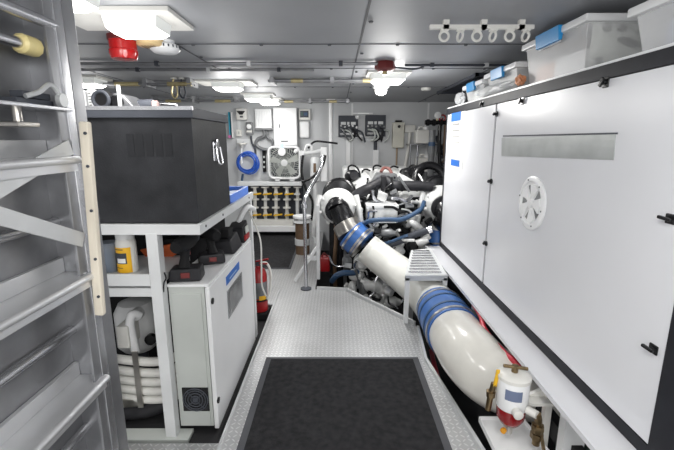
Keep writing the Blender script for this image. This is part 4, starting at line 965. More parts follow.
# conduits
def conduit(x0, x1, y, z, r, label, mt='aludark', n=5):
    L = Vector((x0, y, z)); t = thing('conduit_pipe', label, 'conduit', L)
    MB(L).cyl((x0, y, z), (x1, y, z), r, 12).build('pipe', mt, t)
    for i in range(n):
        x = x0 + (x1 - x0) * (i + .5) / n
        MB(L).box((x - .015, y - r - .006, z - r - .004), (x + .015, y + r + .006, ZC)).build('clip', 'rackwhite' if i % 2 else 'dgrey', t)
conduit(XL + .2, 0.40, 3.42, ZC - .02, .013, 'long thin conduit ending at the dark red nozzle')
conduit(.56, XR - .1, 3.50, ZC - .016, .010, 'thin conduit running right from the dark red nozzle', 'dgrey')
conduit(XL + .2, -.2, 3.72, ZC - .02, .010, 'second thin conduit just behind the long one, left half of ceiling')
# brass pipe racks on the ceiling
def pipe_rack(u0, u1, v, Y, label, seed, fy=.16):
    z = P(300, v, Y=Y).z; a = P(u0, v, Y=Y).x; b = P(u1, v, Y=Y).x
    z = min(z, ZC - .035); r = random.Random(seed)
    L = Vector(((a + b) / 2, Y, ZC)); t = thing('pipe_run', label, 'pipe run', L)
    MB(L).box((a, Y + fy, ZC - .02), (b, Y + fy + .05, ZC)).build('channel', 'aludark', t)
    MB(L).cyl((a, Y, z), (b, Y, z), .014, 10).build('pipe', 'aludark', t)
    MB(L).cyl((a, Y + fy * .6, z), (b, Y + fy * .6, z), .012, 10).build('pipe', 'aludark', t)
    for f in (.18, .74):
        x = a + (b - a) * f
        f2 = MB(L).cyl((x, Y, z), (x + r.uniform(.1, .25), Y, z), .022, 10).build('fitting', 'brass', t)
    for f in (.03, .5, .97):
        x = a + (b - a) * f; MB(L).box((x - .02, Y - .02, z - .02), (x + .02, Y + fy + .05, ZC)).build('clamp', 'aludark', t)
pipe_rack(268, 396, 80, 4.25, 'brass fitted pipe run on the ceiling left of the engine light', 1)
pipe_rack(98, 192, 84, 4.3, 'brass fitted pipe run on the ceiling above the toolbox', 2)
pipe_rack(270, 350, 101.5, 6.4, 'pipe run along the ceiling at the top of the far wall', 4, .12)
pipe_rack(150, 238, 101, 6.0, 'pipe run on the ceiling behind the toolbox, left of the wall boxes', 6, .12)
# two shackles hanging
for i, u in enumerate((174, 182)):
    c = P(u, 84, Y=4.3); L = Vector((c.x, 4.3, ZC)); t = thing('hanging_hook', ('brass' if i == 0 else 'dark') + ' loop hook hanging from the ceiling above the toolbox', 'hook', L)
    MB(L).tube([(c.x, 4.3, ZC), (c.x - .015, 4.3, ZC - .07), (c.x - .03, 4.3, ZC - .15), (c.x, 4.3, ZC - .20), (c.x + .03, 4.3, ZC - .15), (c.x + .02, 4.3, ZC - .07)], .009, 8, 5).build('loop', 'brass' if i == 0 else 'dgrey', t)
    MB(L).lathe([(.03, 0), (.03, .012)], L, (0, 0, -1), 12).build('base', 'cream', t)
# rail with ring clips
ya = 2.28; zz = ZC - .045
a = P(434, 28, Y=ya); L = Vector((a.x + .4, ya, ZC)); t = thing('clip_rail', 'slotted ceiling rail with a row of pale ring clips', 'rail', L)
MB(L).box((a.x - .02, ya, zz), (a.x + .53, ya + .03, zz + .02)).build('rail', 'cream', t)
for f in (.05, .25, .45): MB(L).box((a.x + f, ya, zz), (a.x + f + .03, ya + .03, ZC)).build('spacer', 'cream', t)
for i, u in enumerate((445, 461, 478, 494, 511, 527)):
    x = P(u, 33, Y=ya).x
    m = MB(L).torus((x, ya + .015, zz - .034), (0, 1, 0) if i % 2 == 0 else (1, .35, 0), .024, .007, 20, 8).box((x - .02, ya + .005, zz - .01), (x + .02, ya + .025, zz))
    m.build('ring_clip', 'cream', t)
# louvre
L = Vector((1.6, 4.8, ZC)); t = thing('ceiling_louvre', 'dark louvred vent in the ceiling above the far bins', 'vent', L)
x0, x1, y0, y1 = 1.31, 1.95, 3.98, 5.5
m = MB(L).box((x0, y0, ZC - .03), (x0 + .03, y1, ZC)).box((x1 - .03, y0, ZC - .03), (x1, y1, ZC)).box((x0, y0, ZC - .03), (x1, y0 + .03, ZC)).box((x0, y1 - .03, ZC - .03), (x1, y1, ZC)); m.build('frame', 'dgrey', t)
MB(L).box((x0 + .03, y0 + .03, ZC - .004), (x1 - .03, y1 - .03, ZC)).build('backing', 'blackm', t)
m = MB(L)
for i in range(18):
    y = y0 + .06 + i * (y1 - y0 - .1) / 18; m.obox(((x0 + x1) / 2, y + .02, ZC - .016), (x1 - x0 - .06, .05, .004), (.5, 0, 0))
m.build('slats', 'dgrey', t)

# ================================================================== FAR WALL FITTINGS
WY = 6.99
def wbox(name, u0, v0, u1, v1, dep, mt, label, cat, bev=.012, Y=None):
    Y = (YW - dep) if Y is None else Y
    a = P(u0, v0, Y=Y); b = P(u1, v1, Y=Y)
    L = Vector(((a.x + b.x) / 2, YW, b.z)); t = thing(name, label, cat, L)
    MB(L).box((a.x, Y, b.z), (b.x, YW, a.z), bev).build('case', mt, t)
    return t, L, a, b, Y
def face(t, L, Y, u0, v0, u1, v1, name, mt, th=.012, par=None, bev=.002):
    a = P(u0, v0, Y=Y); b = P(u1, v1, Y=Y)
    return MB(L).box((a.x, Y - th, b.z), (b.x, Y + .001, a.z), bev).build(name, mt, par or t)
t, L, a, b, Y = wbox('control_unit', 235.5, 108, 247, 120, .12, 'cream', 'white wall unit with dark triangular display, left of the charger', 'control unit', .02)
m = MB(L); q = P(241.2, 114, Y=Y)
m.prism([(q.x - .08, Y - .004, q.z + .05), (q.x + .07, Y - .004, q.z + .05), (q.x + .02, Y - .004, q.z - .01), (q.x - .03, Y - .004, q.z - .01)], (0, .006, 0)); m.build('display', 'black', t)
face(t, L, Y, 240, 116, 243, 117.5, 'button', 'dgrey')
t, L, a, b, Y = wbox('switch_box', 236, 129.5, 241.5, 136.5, .06, 'cream', 'small white switch box under the triangular display unit', 'switch')
face(t, L, Y, 238, 131.5, 239.5, 134, 'switch', 'greywhite')
o = MB((P(239, 125, Y=6.97).x, YW, 1.7)).box(P(237.2, 120, Y=6.97), P(240.5, 129.5, Y=YW), 0).build('cable_duct', 'rackwhite'); tag(o, 'white cable duct between the display unit and switch box', 'cable duct')
t, L, a, b, Y = wbox('timer_box', 245.5, 122, 252.5, 135, .09, 'screengrey', 'grey wall timer with round white dial', 'timer')
q = P(249, 126.5, Y=Y); MB(L).lathe([(.04, 0), (.04, .012), (.03, .016)], (q.x, Y, q.z), (0, -1, 0), 18).build('dial', 'white', t)
face(t, L, Y, 246.5, 130.5, 252, 132.5, 'cover', 'cream')
t, L, a, b, Y = wbox('battery_charger', 254.5, 108.5, 272, 130, .14, 'white', 'ribbed white charger box on the wall left of the tall cabinet', 'charger', .015)
m = MB(L)
for i in range(9): 
    x = a.x + .03 + i * (b.x - a.x - .06) / 8; m.box((x - .004, Y - .008, b.z + .06), (x + .004, Y + .001, a.z - .04))
m.build('fin', 'rackwhite', t)
face(t, L, Y, 254.5, 128, 272, 130, 'base_strip', 'screengrey')
t, L, a, b, Y = wbox('electrical_cabinet', 273, 107.5, 297.5, 146, .16, 'white', 'tall white electrical cabinet above the box fan', 'cabinet', .008)
d = face(t, L, Y, 273.6, 108.2, 297, 145.3, 'door', 'white', .014)
face(t, L, Y - .014, 278.8, 124, 280, 128, 'lock', 'dgrey', .006, d)
face(t, L, Y - .014, 281, 140.6, 288, 142, 'nameplate', 'screengrey', .003, d)
t, L, a, b, Y = wbox('display_unit', 298.5, 109, 310.5, 120, .08, 'cream', 'white wall unit with small green and blue screen', 'display unit')
s_ = face(t, L, Y, 300, 110.8, 308.5, 117.5, 'screen', 'dgrey', .008)
face(t, L, Y - .008, 300.8, 112, 303, 116, 'screen_patch', 'screen', .002, s_); face(t, L, Y - .008, 303.6, 112.5, 307.5, 115.5, 'screen_patch', 'bluehose', .002, s_)
wbox('junction_box', 299, 121, 309.5, 138, .09, 'white', 'plain white box on the wall below the small screen unit', 'junction box', .03)
o = MB((P(232, 125, Y=6.9).x, 6.9, 1.7)); t = thing('ring_binder', 'teal and pink folder clipped to the wall at the toolbox edge', 'folder', (P(232, 136, Y=6.9).x, 6.9, P(232, 136, Y=6.9).z)); L = Vector(t.location)
MB(L).box(P(228, 112, Y=6.9), P(231.6, 135, Y=6.99)).build('cover', 'teal', t); MB(L).box(P(231.7, 112, Y=6.9), P(233.4, 138, Y=6.99)).build('spine', 'white', t); MB(L).box(P(228, 135.2, Y=6.9), P(231.6, 138, Y=6.99)).build('foot_strip', 'pink', t)
# cables below the charger
t = thing('cable_bundle', 'grey cable loop below the ribbed charger', 'cable', P(262, 150, Y=6.95)); L = Vector(t.location)
MB(L).tube([P(264, 130, Y=6.93), P(264, 136, Y=6.93), P(258, 139, Y=6.93), P(256, 144, Y=6.93), P(260, 148, Y=6.93), P(268, 150, Y=6.93), P(273, 150, Y=6.93)], .028, 10, 5).build('cable', 'screengrey', t)
MB(L).tube([P(267, 130, Y=6.93), P(267.5, 137, Y=6.93), P(272, 140, Y=6.93), P(273, 147, Y=6.93), P(272, 155, Y=6.93)], .024, 10, 5).build('cable', 'screengrey', t)
MB(L).tube([P(251, 136, Y=6.95), P(252, 143, Y=6.95), P(255, 149, Y=6.95), P(255.5, 155, Y=6.95)], .018, 8, 5).build('cable', 'dgrey', t)
# hanging blue cord
hk = P(248, 163, Y=6.86); L = Vector((hk.x, 6.9, hk.z)); t = thing('cord_coil', 'coiled bright blue cord hanging on the far wall', 'cord', L)
r = random.Random(4)
for i in range(7):
    R_ = .15 + r.uniform(-.025, .03); m = MB(L)
    m.torus(hk + Vector((r.uniform(-.02, .02), r.uniform(-.05, .03), r.uniform(-.02, .02))), (r.uniform(-.15, .15), 1, r.uniform(-.15, .15)), R_, .011, 30, 7)
    m.build('loop', 'bluecord', t)
MB(L).tube([P(243, 174, Y=6.86), P(242, 180, Y=6.88), P(243.5, 184, Y=6.88)], .02, 8).build('plug', 'bluehose', t)
q = P(242, 144, Y=6.85); L = Vector((q.x, 6.9, q.z)); t = thing('work_lamp', 'white conical lamp hung above the blue cord coil', 'lamp', L)
MB(L).lathe([(.08, 0), (.08, .02), (.04, .06), (.02, .09)], (q.x, 6.85, q.z + .02), (0, 0, -1), 20).build('shade', 'cream', t)
MB(L).tube([(q.x - .01, 6.85, q.z - .05), (q.x - .02, 6.84, q.z - .2), (q.x - .01, 6.82, q.z - .32)], .016, 8, 4).build('cable', 'white', t)
MB(L).cyl((q.x, 6.85, q.z + .02), (q.x, 7.0, q.z + .03), .012, 8).build('hook', 'chrome', t)
# wall plate behind cord, white with dark edges
wbox('wall_panel', 236.5, 139, 261, 182, .03, 'rackwhite', 'white backing board behind the blue cord coil', 'board', .004)
t, L, a, b, Y = wbox('power_strip', 262, 150, 266.2, 172, .05, 'blackm', 'dark vertical socket strip between cord coil and fan', 'power strip')
for v in (156, 161, 166): face(t, L, Y, 263.2, v, 265, v + 2, 'socket', 'rackwhite')
# box fan
Yf = 6.62
a = P(267, 146, Y=Yf); b = P(301, 179.5, Y=Yf); cx = (a.x + b.x) / 2; cz = (a.z + b.z) / 2; W = (b.x - a.x) / 2; H = (a.z - b.z) / 2
L = Vector((cx, Yf + .08, b.z)); t = thing('box_fan', 'square white box fan standing on the valve manifold', 'fan', L)
def rrect(w, h, rad, y, n=6):
    pts = []
    for (sx, sz, a0) in ((1, 1, 0), (-1, 1, PI / 2), (-1, -1, PI), (1, -1, 3 * PI / 2)):
        for i in range(n + 1):
            an = a0 + i * PI / 2 / n; pts.append(Vector((cx + sx * (w - rad) + rad * math.cos(an), y, cz + sz * (h - rad) + rad * math.sin(an))))
    return pts
m = MB(L)
m.tube(rrect(W - .018, H - .018, .08, Yf + .02), .02, 10, 1, True); m.tube(rrect(W - .018, H - .018, .08, Yf + .12), .02, 10, 1, True)
o_ = rrect(W - .004, H - .004, .085, Yf + .02); 
for i in range(len(o_)):
    p, q = o_[i], o_[(i + 1) % len(o_)]
    if (p - q).length < 1e-5: continue
    off = Vector((0, .1, 0)); cc = Vector((cx, p.y, cz)); p2 = p + (cc - p).normalized() * .01; q2 = q + (cc - q).normalized() * .01
    m.hexa([p, q, q2, p2, p + off, q + off, q2 + off, p2 + off])
m.build('frame', 'white', t)
m = MB(L)
for i in range(44):
    an = i * 2 * PI / 44; p = Vector((cx + .05 * math.cos(an), Yf + .005, cz + .05 * math.sin(an))); an2 = an + .35
    rr_ = min((W - .03) / max(abs(math.cos(an2)), 1e-3), (H - .03) / max(abs(math.sin(an2)), 1e-3), .29)
    m.tube([p, Vector((cx + rr_ * .6 * math.cos(an + .14), Yf - .0, cz + rr_ * .6 * math.sin(an + .14))), Vector((cx + rr_ * math.cos(an2), Yf + .01, cz + rr_ * math.sin(an2)))], .0035, 5, 2)
for r_ in (.10, .17, .24): m.torus((cx, Yf + .004, cz), (0, 1, 0), r_, .0035, 30, 5)
m.build('grille', 'greywhite', t)
MB(L).lathe([(.055, 0), (.055, .012), (.04, .016)], (cx, Yf + .012, cz), (0, -1, 0), 22).build('grille_badge', 'white', t)
m = MB(L)
for i in range(5):
    an = i * 2 * PI / 5; d = Vector((math.cos(an), 0, math.sin(an))); e = Vector((-math.sin(an), 0, math.cos(an)))
    cc = Vector((cx, Yf + .07, cz))
    m.prism([cc + d * .04, cc + d * .22 + e * .02, cc + d * .22 + e * .15 + Vector((0, .03, 0)), cc + d * .05 + e * .05 + Vector((0, .03, 0))], (0, .006, 0))
m.build('blades', 'greywhite', t)
MB(L).box((cx - W + .03, Yf + .125, cz - H + .03), (cx + W - .03, Yf + .13, cz + H - .03)).build('rear_guard', 'dgrey', t)
q = P(296, 151, Y=Yf); MB(L).lathe([(.035, 0), (.035, .012), (.018, .014), (.015, .03)], (q.x, Yf + .005, q.z), (0, -1, 0), 16).build('speed_knob', 'white', t)
for dx in (-.12, .12): MB(L).box((cx + dx - .04, Yf + .01, b.z - .03), (cx + dx + .04, Yf + .13, b.z + .01), .004).build('foot', 'white', t)
q = P(282, 152, Y=Yf - .03); L = Vector((q.x, Yf, q.z)); t = thing('air_freshener', 'white disc on a pale blue strap hanging in front of the fan', 'disc', L)
MB(L).lathe([(.06, 0), (.065, .01), (.06, .03), (.03, .034)], (q.x, Yf - .03, q.z), (0, -1, 0), 22).build('disc', 'white', t)
MB(L).box((q.x - .025, Yf - .035, q.z + .03), (q.x + .025, Yf - .028, q.z + .14)).build('strap', 'bluepale', t)

# valve manifold
Ym = 6.62
a = P(237, 180, Y=Ym); b = P(302, 186, Y=Ym)
L = Vector(((a.x + b.x) / 2, Ym, 0)); t = thing('valve_manifold', 'white pipe manifold with two rows of yellow levered valves', 'manifold', L)
ztop_ = a.z - .03
MB(L).box((a.x, Ym, b.z), (b.x, Ym + .18, ztop_), .01).build('top_header', 'rackwhite', t)
c2_ = P(252, 226, Y=Ym); d2_ = P(304, 232, Y=Ym); MB(L).box((P(247, 226, Y=Ym).x, Ym, d2_.z), (d2_.x, Ym + .2, c2_.z), .01).build('bottom_header', 'white', t)
a3 = P(251.5, 220.5, Y=Ym); b3 = P(293, 226, Y=Ym); MB(L).box((a3.x, Ym + .02, b3.z), (b3.x, Ym + .16, a3.z), .01).build('header_block', 'cream', t)
yv = Ym + .09
for row, (v0, v1, vh) in enumerate(((186.5, 200, 193.6), (207, 220.5, 214.2))):
    for i, u in enumerate((255.0, 265.4, 276.0, 287.0, 297.5)):
        if row == 1 and i == 4: u = 297.5
        zt = P(u, v0, Y=yv).z; zb_ = P(u, v1, Y=yv).z; x = P(u, (v0 + v1) / 2, Y=yv).x; hh = zt - zb_
        if row == 1 and i == 4:
            MB(L).cyl((x, yv, zb_), (x, yv, P(u, 200, Y=yv).z), .03, 12).build('valve', 'rackwhite', t); continue
        v = MB(L).lathe([(.066, 0), (.066, .02), (.026, .024), (.028, hh * .35), (.04, hh * .5), (.028, hh * .65), (.026, hh - .024), (.066, hh - .02), (.066, hh)], (x, yv, zb_), n=18).build('valve', 'cream', t)
        zh = P(u, vh, Y=yv).z
        if not (row == 0 and i == 4):
            MB(L).bar((x - .03, yv - .075, zh - .008), (x + .12, yv - .085, zh + .012), .02, .026, bev=.004).cyl((x, yv, zh), (x, yv - .085, zh), .014, 8).build('handle', 'ylever', v)
        else:
            MB(L).bar((x - .05, yv - .07, zh), (x + .05, yv - .075, zh), .02, .026).build('handle', 'rackwhite', v)
for u in (255, 265.4, 276, 287, 297.5):
    za = P(u, 200, Y=yv).z; zb_ = P(u, 207, Y=yv).z; x = P(u, 203, Y=yv).x
    MB(L).cyl((x, yv, zb_ - .005), (x, yv, za + .005), .028, 14).build('pipe', 'cream', t)
for x in (P(250, 229, Y=Ym).x, P(301, 229, Y=Ym).x):
    MB(L).box((x - .03, Ym + .02, -.01), (x + .03, Ym + .1, d2_.z), .004).build('leg', 'rackwhite', t)
o = MB((-1.2, 6.85, -.01)).box((P(248, 186, Y=6.86).x, 6.86, -.01), (P(303, 186, Y=6.86).x, 6.9, ztop_ - .05)).build('back_board', 'dgrey'); tag(o, 'dark board standing behind the valve manifold', 'board')

# white water filter column right of the manifold
t = thing('strainer_stand', 'white pipe column with filter tank and gauge right of the fan', 'strainer', P(316, 236, Y=6.2)); t.location.z = -.01; L = Vector(t.location)
x = P(315, 170, Y=6.2).x
MB(L).lathe([(.05, 0), (.075, .02), (.075, .34), (.05, .38)], (x, 6.2, P(315, 182, Y=6.2).z), n=20).build('tank', 'rackwhite', t)
MB(L).box((x - .02, 6.115, P(315, 172, Y=6.2).z), (x + .02, 6.13, P(315, 163, Y=6.2).z)).build('sight_glass', 'brown', t)
MB(L).cyl((x, 6.2, -.01), (x, 6.2, P(315, 182, Y=6.2).z), .035).build('column', 'rackwhite', t)
zt = P(315, 155, Y=6.2).z
MB(L).tube([(x - .2, 6.2, zt + .02), (x, 6.2, zt + .04), (x + .16, 6.2, zt + .08)], .035, 12, 4).build('header_pipe', 'rackwhite', t)
MB(L).box((x + .09, 6.15, zt - .4), (x + .19, 6.25, zt + .12), .015).build('pump_box', 'white', t)
MB(L).tube([(x - .05, 6.2, zt), (x - .05, 6.18, zt + .13), (x - .12, 6.18, zt + .14), (x - .16, 6.2, zt + .02)], .02, 10, 5).build('loop_pipe', 'white', t)
MB(L).lathe([(.04, 0), (.04, .03)], (x - .2, 6.18, zt + .03), (0, -1, 0), 14).build('gauge', 'white', t)
MB(L).tube([(x + .16, 6.1, zt), (x + .12, 6.08, zt - .15), (x - .02, 6.08, zt - .32), (x - .2, 6.1, zt - .40)], .022, 10, 5).build('hose', 'black', t)
MB(L).tube([(x - .17, 6.1, zt), (x - .2, 6.1, zt - .25), (x - .14, 6.1, zt - .5), (x - .04, 6.1, zt - .7), (x - .06, 6.1, zt - 1.0)], .020, 10, 5).build('hose', 'black', t)
MB(L).tube([(x - .1, 6.2, zt + .1), (x + .0, 6.22, zt + .2), (x + .2, 6.22, zt + .19), (x + .35, 6.22, zt + .17)], .015, 8, 4).build('hose', 'rubber', t)
# brown cartridge filter with white flanges
c = P(303, 268, Y=5.6); t = thing('cartridge_filter', 'brown cylinder with white flange caps behind the chrome rail', 'filter', (c.x, 5.6, -.01)); L = Vector(t.location)
zA = P(303, 222, Y=5.6).z; zB = P(303, 258, Y=5.6).z
MB(L).lathe([(.10, 0), (.10, zA - zB)], (c.x, 5.6, zB), n=22).build('cartridge', 'brown', t)
MB(L).lathe([(.13, 0), (.13, .03), (.06, .035), (.06, .06), (.13, .065), (.13, .095)], (c.x, 5.6, zA), n=22).build('top_flange', 'white', t)
MB(L).lathe([(.11, 0), (.11, .09)], (c.x, 5.6, (zA + zB) / 2 - .06), n=22).build('band', 'rackwhite', t)
MB(L).lathe([(.05, 0), (.11, .04)], (c.x, 5.6, zB - .04), n=22).build('foot', 'rackwhite', t)
MB(L).cyl((c.x, 5.6, -.01), (c.x, 5.6, zB - .03), .04).build('stand', 'rackwhite', t)
# white tube frame by the rail
t = thing('tube_frame', 'slim white tube frame with slanted leg beside the chrome rail', 'frame', P(316, 287, Z=-.01)); L = Vector(t.location)
q0 = P(318.5, 286, Y=4.5); q0.z = -.01
MB(L).box((q0.x - .02, 4.48, -.01), (q0.x + .02, 4.52, P(318, 205, Y=4.5).z), .004).build('upright', 'rackwhite', t)
MB(L).bar((q0.x, 4.5, P(318, 245, Y=4.5).z), (P(295, 287, Y=4.4).x, 4.4, .0), .03, .03).build('brace', 'rackwhite', t)
MB(L).bar((q0.x, 4.5, P(318, 258, Y=4.5).z), (q0.x - .14, 4.5, P(318, 258, Y=4.5).z), .03, .05).build('crossbar', 'rackwhite', t)
# red bag / box
c = P(325, 272, Y=4.75); t = thing('jerry_can', 'small red bag wedged behind the white tube frame', 'bag', (c.x, 4.8, -.01)); L = Vector(t.location)
a = P(320, 258, Y=4.75); b = P(330, 286, Y=4.75)
MB(L).box((a.x, 4.75, -.01), (b.x, 4.9, a.z), .02).build('body', 'red', t)
MB(L).tube([(a.x + .02, 4.8, a.z), (a.x + .05, 4.8, a.z + .05), (b.x - .03, 4.8, a.z)], .01, 8, 4).build('strap', 'redbrown', t)
# chrome handrail
t = thing('handrail', 'chrome handrail post standing on the walkway beside the engine', 'handrail', P(306, 289, Z=0)); L = Vector(t.location)
x = L.x; y = L.y
MB(L).tube([(x, y, 0), (x, y, .5), P(304.5, 215, Y=y), P(304, 203, Y=y + .02), P(308, 192, Y=y + .12), P(316, 179, Y=y + .4), P(321, 168, Y=y + .6), P(322, 156, Y=y + .7)], .019, 14, 5).build('rail', 'chrome', t)
MB(L).lathe([(.06, 0), (.06, .012), (.032, .02)], (x, y, 0), n=18).build('base_flange', 'dgrey', t)
m = MB(L).lathe([(.036, -.02), (.036, .02)], P(304.3, 206, Y=y), n=14); m.build('clamp', 'chrome', t)
q = P(300, 203, Y=6.0)
# pole
x = P(331, 120, Y=6.5).x; t = thing('support_pole', 'white round pole from floor to ceiling left of the gauge panels', 'pole', (x, 6.5, -.36)); L = Vector(t.location)
MB(L).cyl((x, 6.5, -.36), (x, 6.5, ZC), .034, 18).build('pole', 'white', t)
MB(L).box((x - .07, 6.44, ZC - .03), (x + .07, 6.56, ZC), .005).build('top_plate', 'white', t)
# gauge panels with hoses and posts
def gauge_panel(u0, u1, v0, v1, label, mirror):
    t, L, a, b, Y = wbox('gauge_panel', u0, v0, u1, v1, .08, 'dgrey', label, 'gauge panel', .004)
    w = u1 - u0
    for f0, f1 in ((.12, .38), (.44, .56), (.64, .88)):
        face(t, L, Y, u0 + w * f0, v0 + 6.4, u0 + w * f1, v0 + 9.3, 'sign', 'rackwhite', .006)
    r = random.Random(int(u0))
    for i in range(5):
        uu = u0 + 2.5 + i * (w - 4) / 4; vv = v0 + 13 + r.uniform(0, 2)
        q = P(uu, vv, Y=Y - .02)
        MB(L).tube([q, q + Vector((r.uniform(.02, .1) , -.05, -.03)), q + Vector((r.uniform(.03, .14), -.05, -.14)), q + Vector((r.uniform(.0, .16), -.02, -.19))], .014, 8, 4).build('hose', r.choice(['screengrey', 'greywhite', 'rubber', 'dgrey']), t)
        MB(L).lathe([(.018, 0), (.018, .04)], q + Vector((0, .02, .05)), (0, -1, 0), 10).build('valve', 'screengrey', t)
    q = P((u0 + u1) / 2, v1 - 3, Y=Y - .01); MB(L).box(q + Vector((-.14, 0, -.02)), q + Vector((.14, .03, .02)), .004).build('header', 'screengrey', t)
    q = P((u0 + u1) / 2, v1, Y=Y)
    MB(L).tube([P(u1 - 3, v1 - 6, Y=Y - .03), P(u1 - 4, v1, Y=Y - .03), P((u0 + u1) / 2 + 1, v1 + 4, Y=Y - .03)], .018, 8, 4).build('hose', 'rubber', t)
gauge_panel(338.5, 358, 115.5, 137, 'dark grey panel of white-signed gauges nearest the white pole', 0)
gauge_panel(365.5, 385.5, 115, 136.5, 'dark grey panel of white-signed gauges nearest the beige wall box', 1)
for u, v0, lab in ((348, 139, 'white square duct below the left gauge panel'), (375.5, 150, 'white square duct below the right gauge panel')):
    a = P(u - 2, v0, Y=6.93); b = P(u + 2, 200, Y=6.93)
    o = MB(((a.x + b.x) / 2, 6.96, b.z)).box((a.x, 6.93, 0), (b.x, YW, a.z)).build('wall_duct', 'white'); tag(o, lab, 'duct')
a = P(375.5, 137, Y=6.95); o = MB(a).cyl((a.x, 6.96, P(375, 151, Y=6.95).z), (a.x, 6.96, a.z), .03, 10).build('flexible_conduit', 'dgrey'); tag(o, 'dark flexible conduit under the right gauge panel', 'conduit')
t, L, a, b, Y = wbox('wall_light', 352, 112.6, 373, 114.2, .05, 'white', 'slim white strip light above the gauge panels', 'strip light', .004)
face(t, L, Y, 358, 112.8, 369, 114, 'tube', 'lampside')
o = MB(P(363, 118, Y=6.9)).lathe([(.035, 0), (.04, .03), (.02, .05)], P(357.5, 117, Y=6.95), (0, -1, 0), 14).build('spot_lamp', 'white'); tag(o, 'small round white lamp by the corner of the left gauge panel', 'lamp')
wbox('cable_tray', 357, 135, 375, 137.5, .06, 'white', 'short white tray linking the two gauge panels', 'tray', .004)
# beige box etc.
t, L, a, b, Y = wbox('control_box', 393, 122, 404, 148, .12, 'beigebox', 'beige upright wall box with dark top knob', 'control box', .02)
q = P(399, 126.5, Y=Y); MB(L).lathe([(.025, 0), (.025, .02)], (q.x, Y, q.z), (0, -1, 0), 12).build('indicator', 'black', t)
MB(L).box(P(396, 120.3, Y=Y), P(401, 122.3, Y=YW - .01)).build('top_cap', 'blackm', t)
MB(L).cyl((a.x * .55 + b.x * .45, 6.95, 0.0), (a.x * .55 + b.x * .45, 6.95, b.z), .016, 8).build('conduit', mat('tan_conduit', (160, 140, 118), .5), t)
t, L, a, b, Y = wbox('junction_box', 405, 125, 415.5, 132.5, .08, 'cream', 'small pale box right of the beige wall box', 'junction box')
MB(L).tube([P(410, 132.5, Y=6.95), P(408, 150, Y=6.95), P(405, 168, Y=6.95), P(404, 178, Y=6.95)], .028, 10, 4).build('conduit', 'cream', t)
# shelf with white jugs
t = thing('wire_shelf', 'two-level metal shelf on the far wall behind the engine', 'shelf', P(424, 175, Y=6.7)); L = Vector(t.location)
for v in (144, 172):
    a = P(410, v, Y=6.5); b = P(438, v, Y=6.5); MB(L).box((a.x, 6.5, a.z - .015), (b.x, 6.9, a.z), .002).build('shelf_board', 'chrome', t)
for u in (411, 418, 437):
    a = P(u, 144, Y=6.5); MB(L).cyl((a.x, 6.52, 0.35), (a.x, 6.52, a.z), .012, 8).build('post', 'chrome', t)
def jug(u0, u1, v0, v1, label):
    a = P(u0, v0, Y=6.6); b = P(u1, v1, Y=6.6); x = (a.x + b.x) / 2; w = (b.x - a.x) / 2; h = a.z - b.z
    t = thing('jerry_can', label, 'jug', (x, 6.68, b.z)); L = Vector(t.location)
    MB(L).box((x - w, 6.58, b.z), (x + w, 6.78, b.z + h * .85), .03).build('body', 'cream', t)
    MB(L).lathe([(.04, 0), (.04, h * .18), (.03, h * .2)], (x + w * .5, 6.66, b.z + h * .83), n=14).build('cap', 'white', t)
    MB(L).tube([(x - w * .6, 6.66, b.z + h * .83), (x - w * .4, 6.66, b.z + h), (x + w * .1, 6.66, b.z + h), (x + w * .2, 6.66, b.z + h * .83)], .014, 8, 4).build('handle', 'cream', t)
jug(416, 430, 127, 143.8, 'white plastic jug on the upper level of the wire shelf')
jug(417, 431, 155, 171.8, 'white plastic jug on the lower level of the wire shelf')
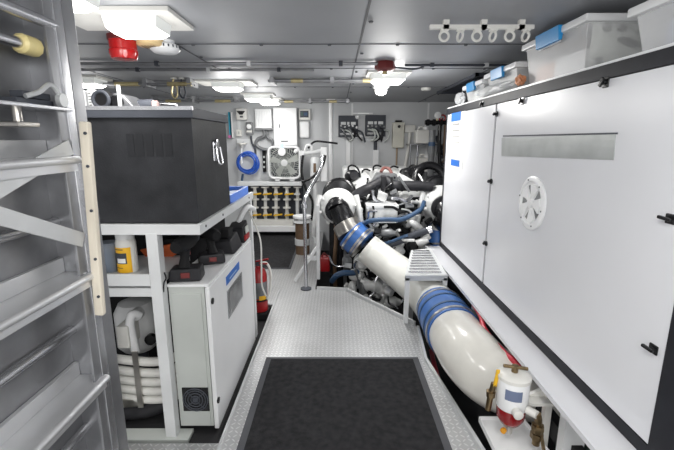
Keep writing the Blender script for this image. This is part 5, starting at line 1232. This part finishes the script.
# black pipe manifold with gauge
t = thing('pipe_manifold', 'black pipe manifold with round pressure gauge beside the enclosure', 'pipe manifold', P(440, 175, Y=6.3)); t.location.z = -.36; L = Vector(t.location)
a = P(425, 122.5, Y=6.3); b = P(449, 122.5, Y=6.3)
MB(L).cyl((a.x, 6.3, a.z), (b.x, 6.3, a.z), .035, 12).build('header', 'black', t)
for u in (428, 434, 441, 447): 
    q = P(u, 122.5, Y=6.3); MB(L).lathe([(.05, 0), (.05, .04)], (q.x - .02, 6.3, q.z), (1, 0, 0), 12).build('union', 'blackm', t)
q = P(432.5, 130, Y=6.25); MB(L).cyl((q.x, 6.25, P(432, 176, Y=6.25).z), (q.x, 6.25, q.z), .05, 16).build('filter_tube', 'screengrey', t)
MB(L).cyl((q.x, 6.25, P(432, 146, Y=6.25).z), (q.x, 6.25, P(432, 142, Y=6.25).z), .054, 16).build('blue_band', 'bluehose', t)
for u in (440, 446): 
    q = P(u, 125, Y=6.3); MB(L).tube([q, P(u - 1, 150, Y=6.3), P(u, 185, Y=6.3), (q.x, 6.3, -.36)], .03, 10, 3).build('pipe', 'black' if u == 440 else 'brown', t)
q = P(437.5, 115.3, Y=6.28); g = MB(L).lathe([(.05, 0), (.05, .03), (.042, .034)], (q.x, 6.28, q.z), (0, -1, 0), 18).build('gauge', 'white', t)
MB(L).cyl((q.x, 6.29, a.z), (q.x, 6.29, q.z), .012, 8).build('stem', 'brass', t)
q = P(442.5, 118, Y=6.28); MB(L).torus((q.x, 6.28, q.z), (0, 1, .2), .045, .012, 16, 8).cyl((q.x, 6.28, q.z), (q.x, 6.3, a.z), .012, 8).build('hand_wheel', 'red', t)
rp = random.Random(9)
for i in range(8):
    q = P(rp.uniform(438, 449), rp.uniform(140, 180), Y=6.4)
    MB(L).tube([q, q + Vector((rp.uniform(-.1, .1), 0, .08)), q + Vector((rp.uniform(-.15, .15), -.05, .16))], .02, 8, 4).build('hose', rp.choice(['blackm', 'brown', 'dgrey']), t)

# ================================================================== LIGHT and CAMERA
w = bpy.data.worlds.new('World'); scene.world = w; w.use_nodes = True
bg = w.node_tree.nodes['Background']; bg.inputs['Color'].default_value = (1, 1, 1, 1); bg.inputs['Strength'].default_value = 0.8

cam = bpy.data.cameras.new('Camera'); co = bpy.data.objects.new('Camera', cam); C.objects.link(co)
co.location = (0, 0, 1.6); co.rotation_euler = (PI / 2 - TH, 0, 0)
cam.sensor_fit = 'HORIZONTAL'; cam.sensor_width = 36; cam.lens = 36 * 400 / 674; cam.clip_start = .02
scene.camera = co
scene.view_settings.view_transform = 'Standard'
scene.view_settings.look = 'None'
scene.view_settings.exposure = 0.0
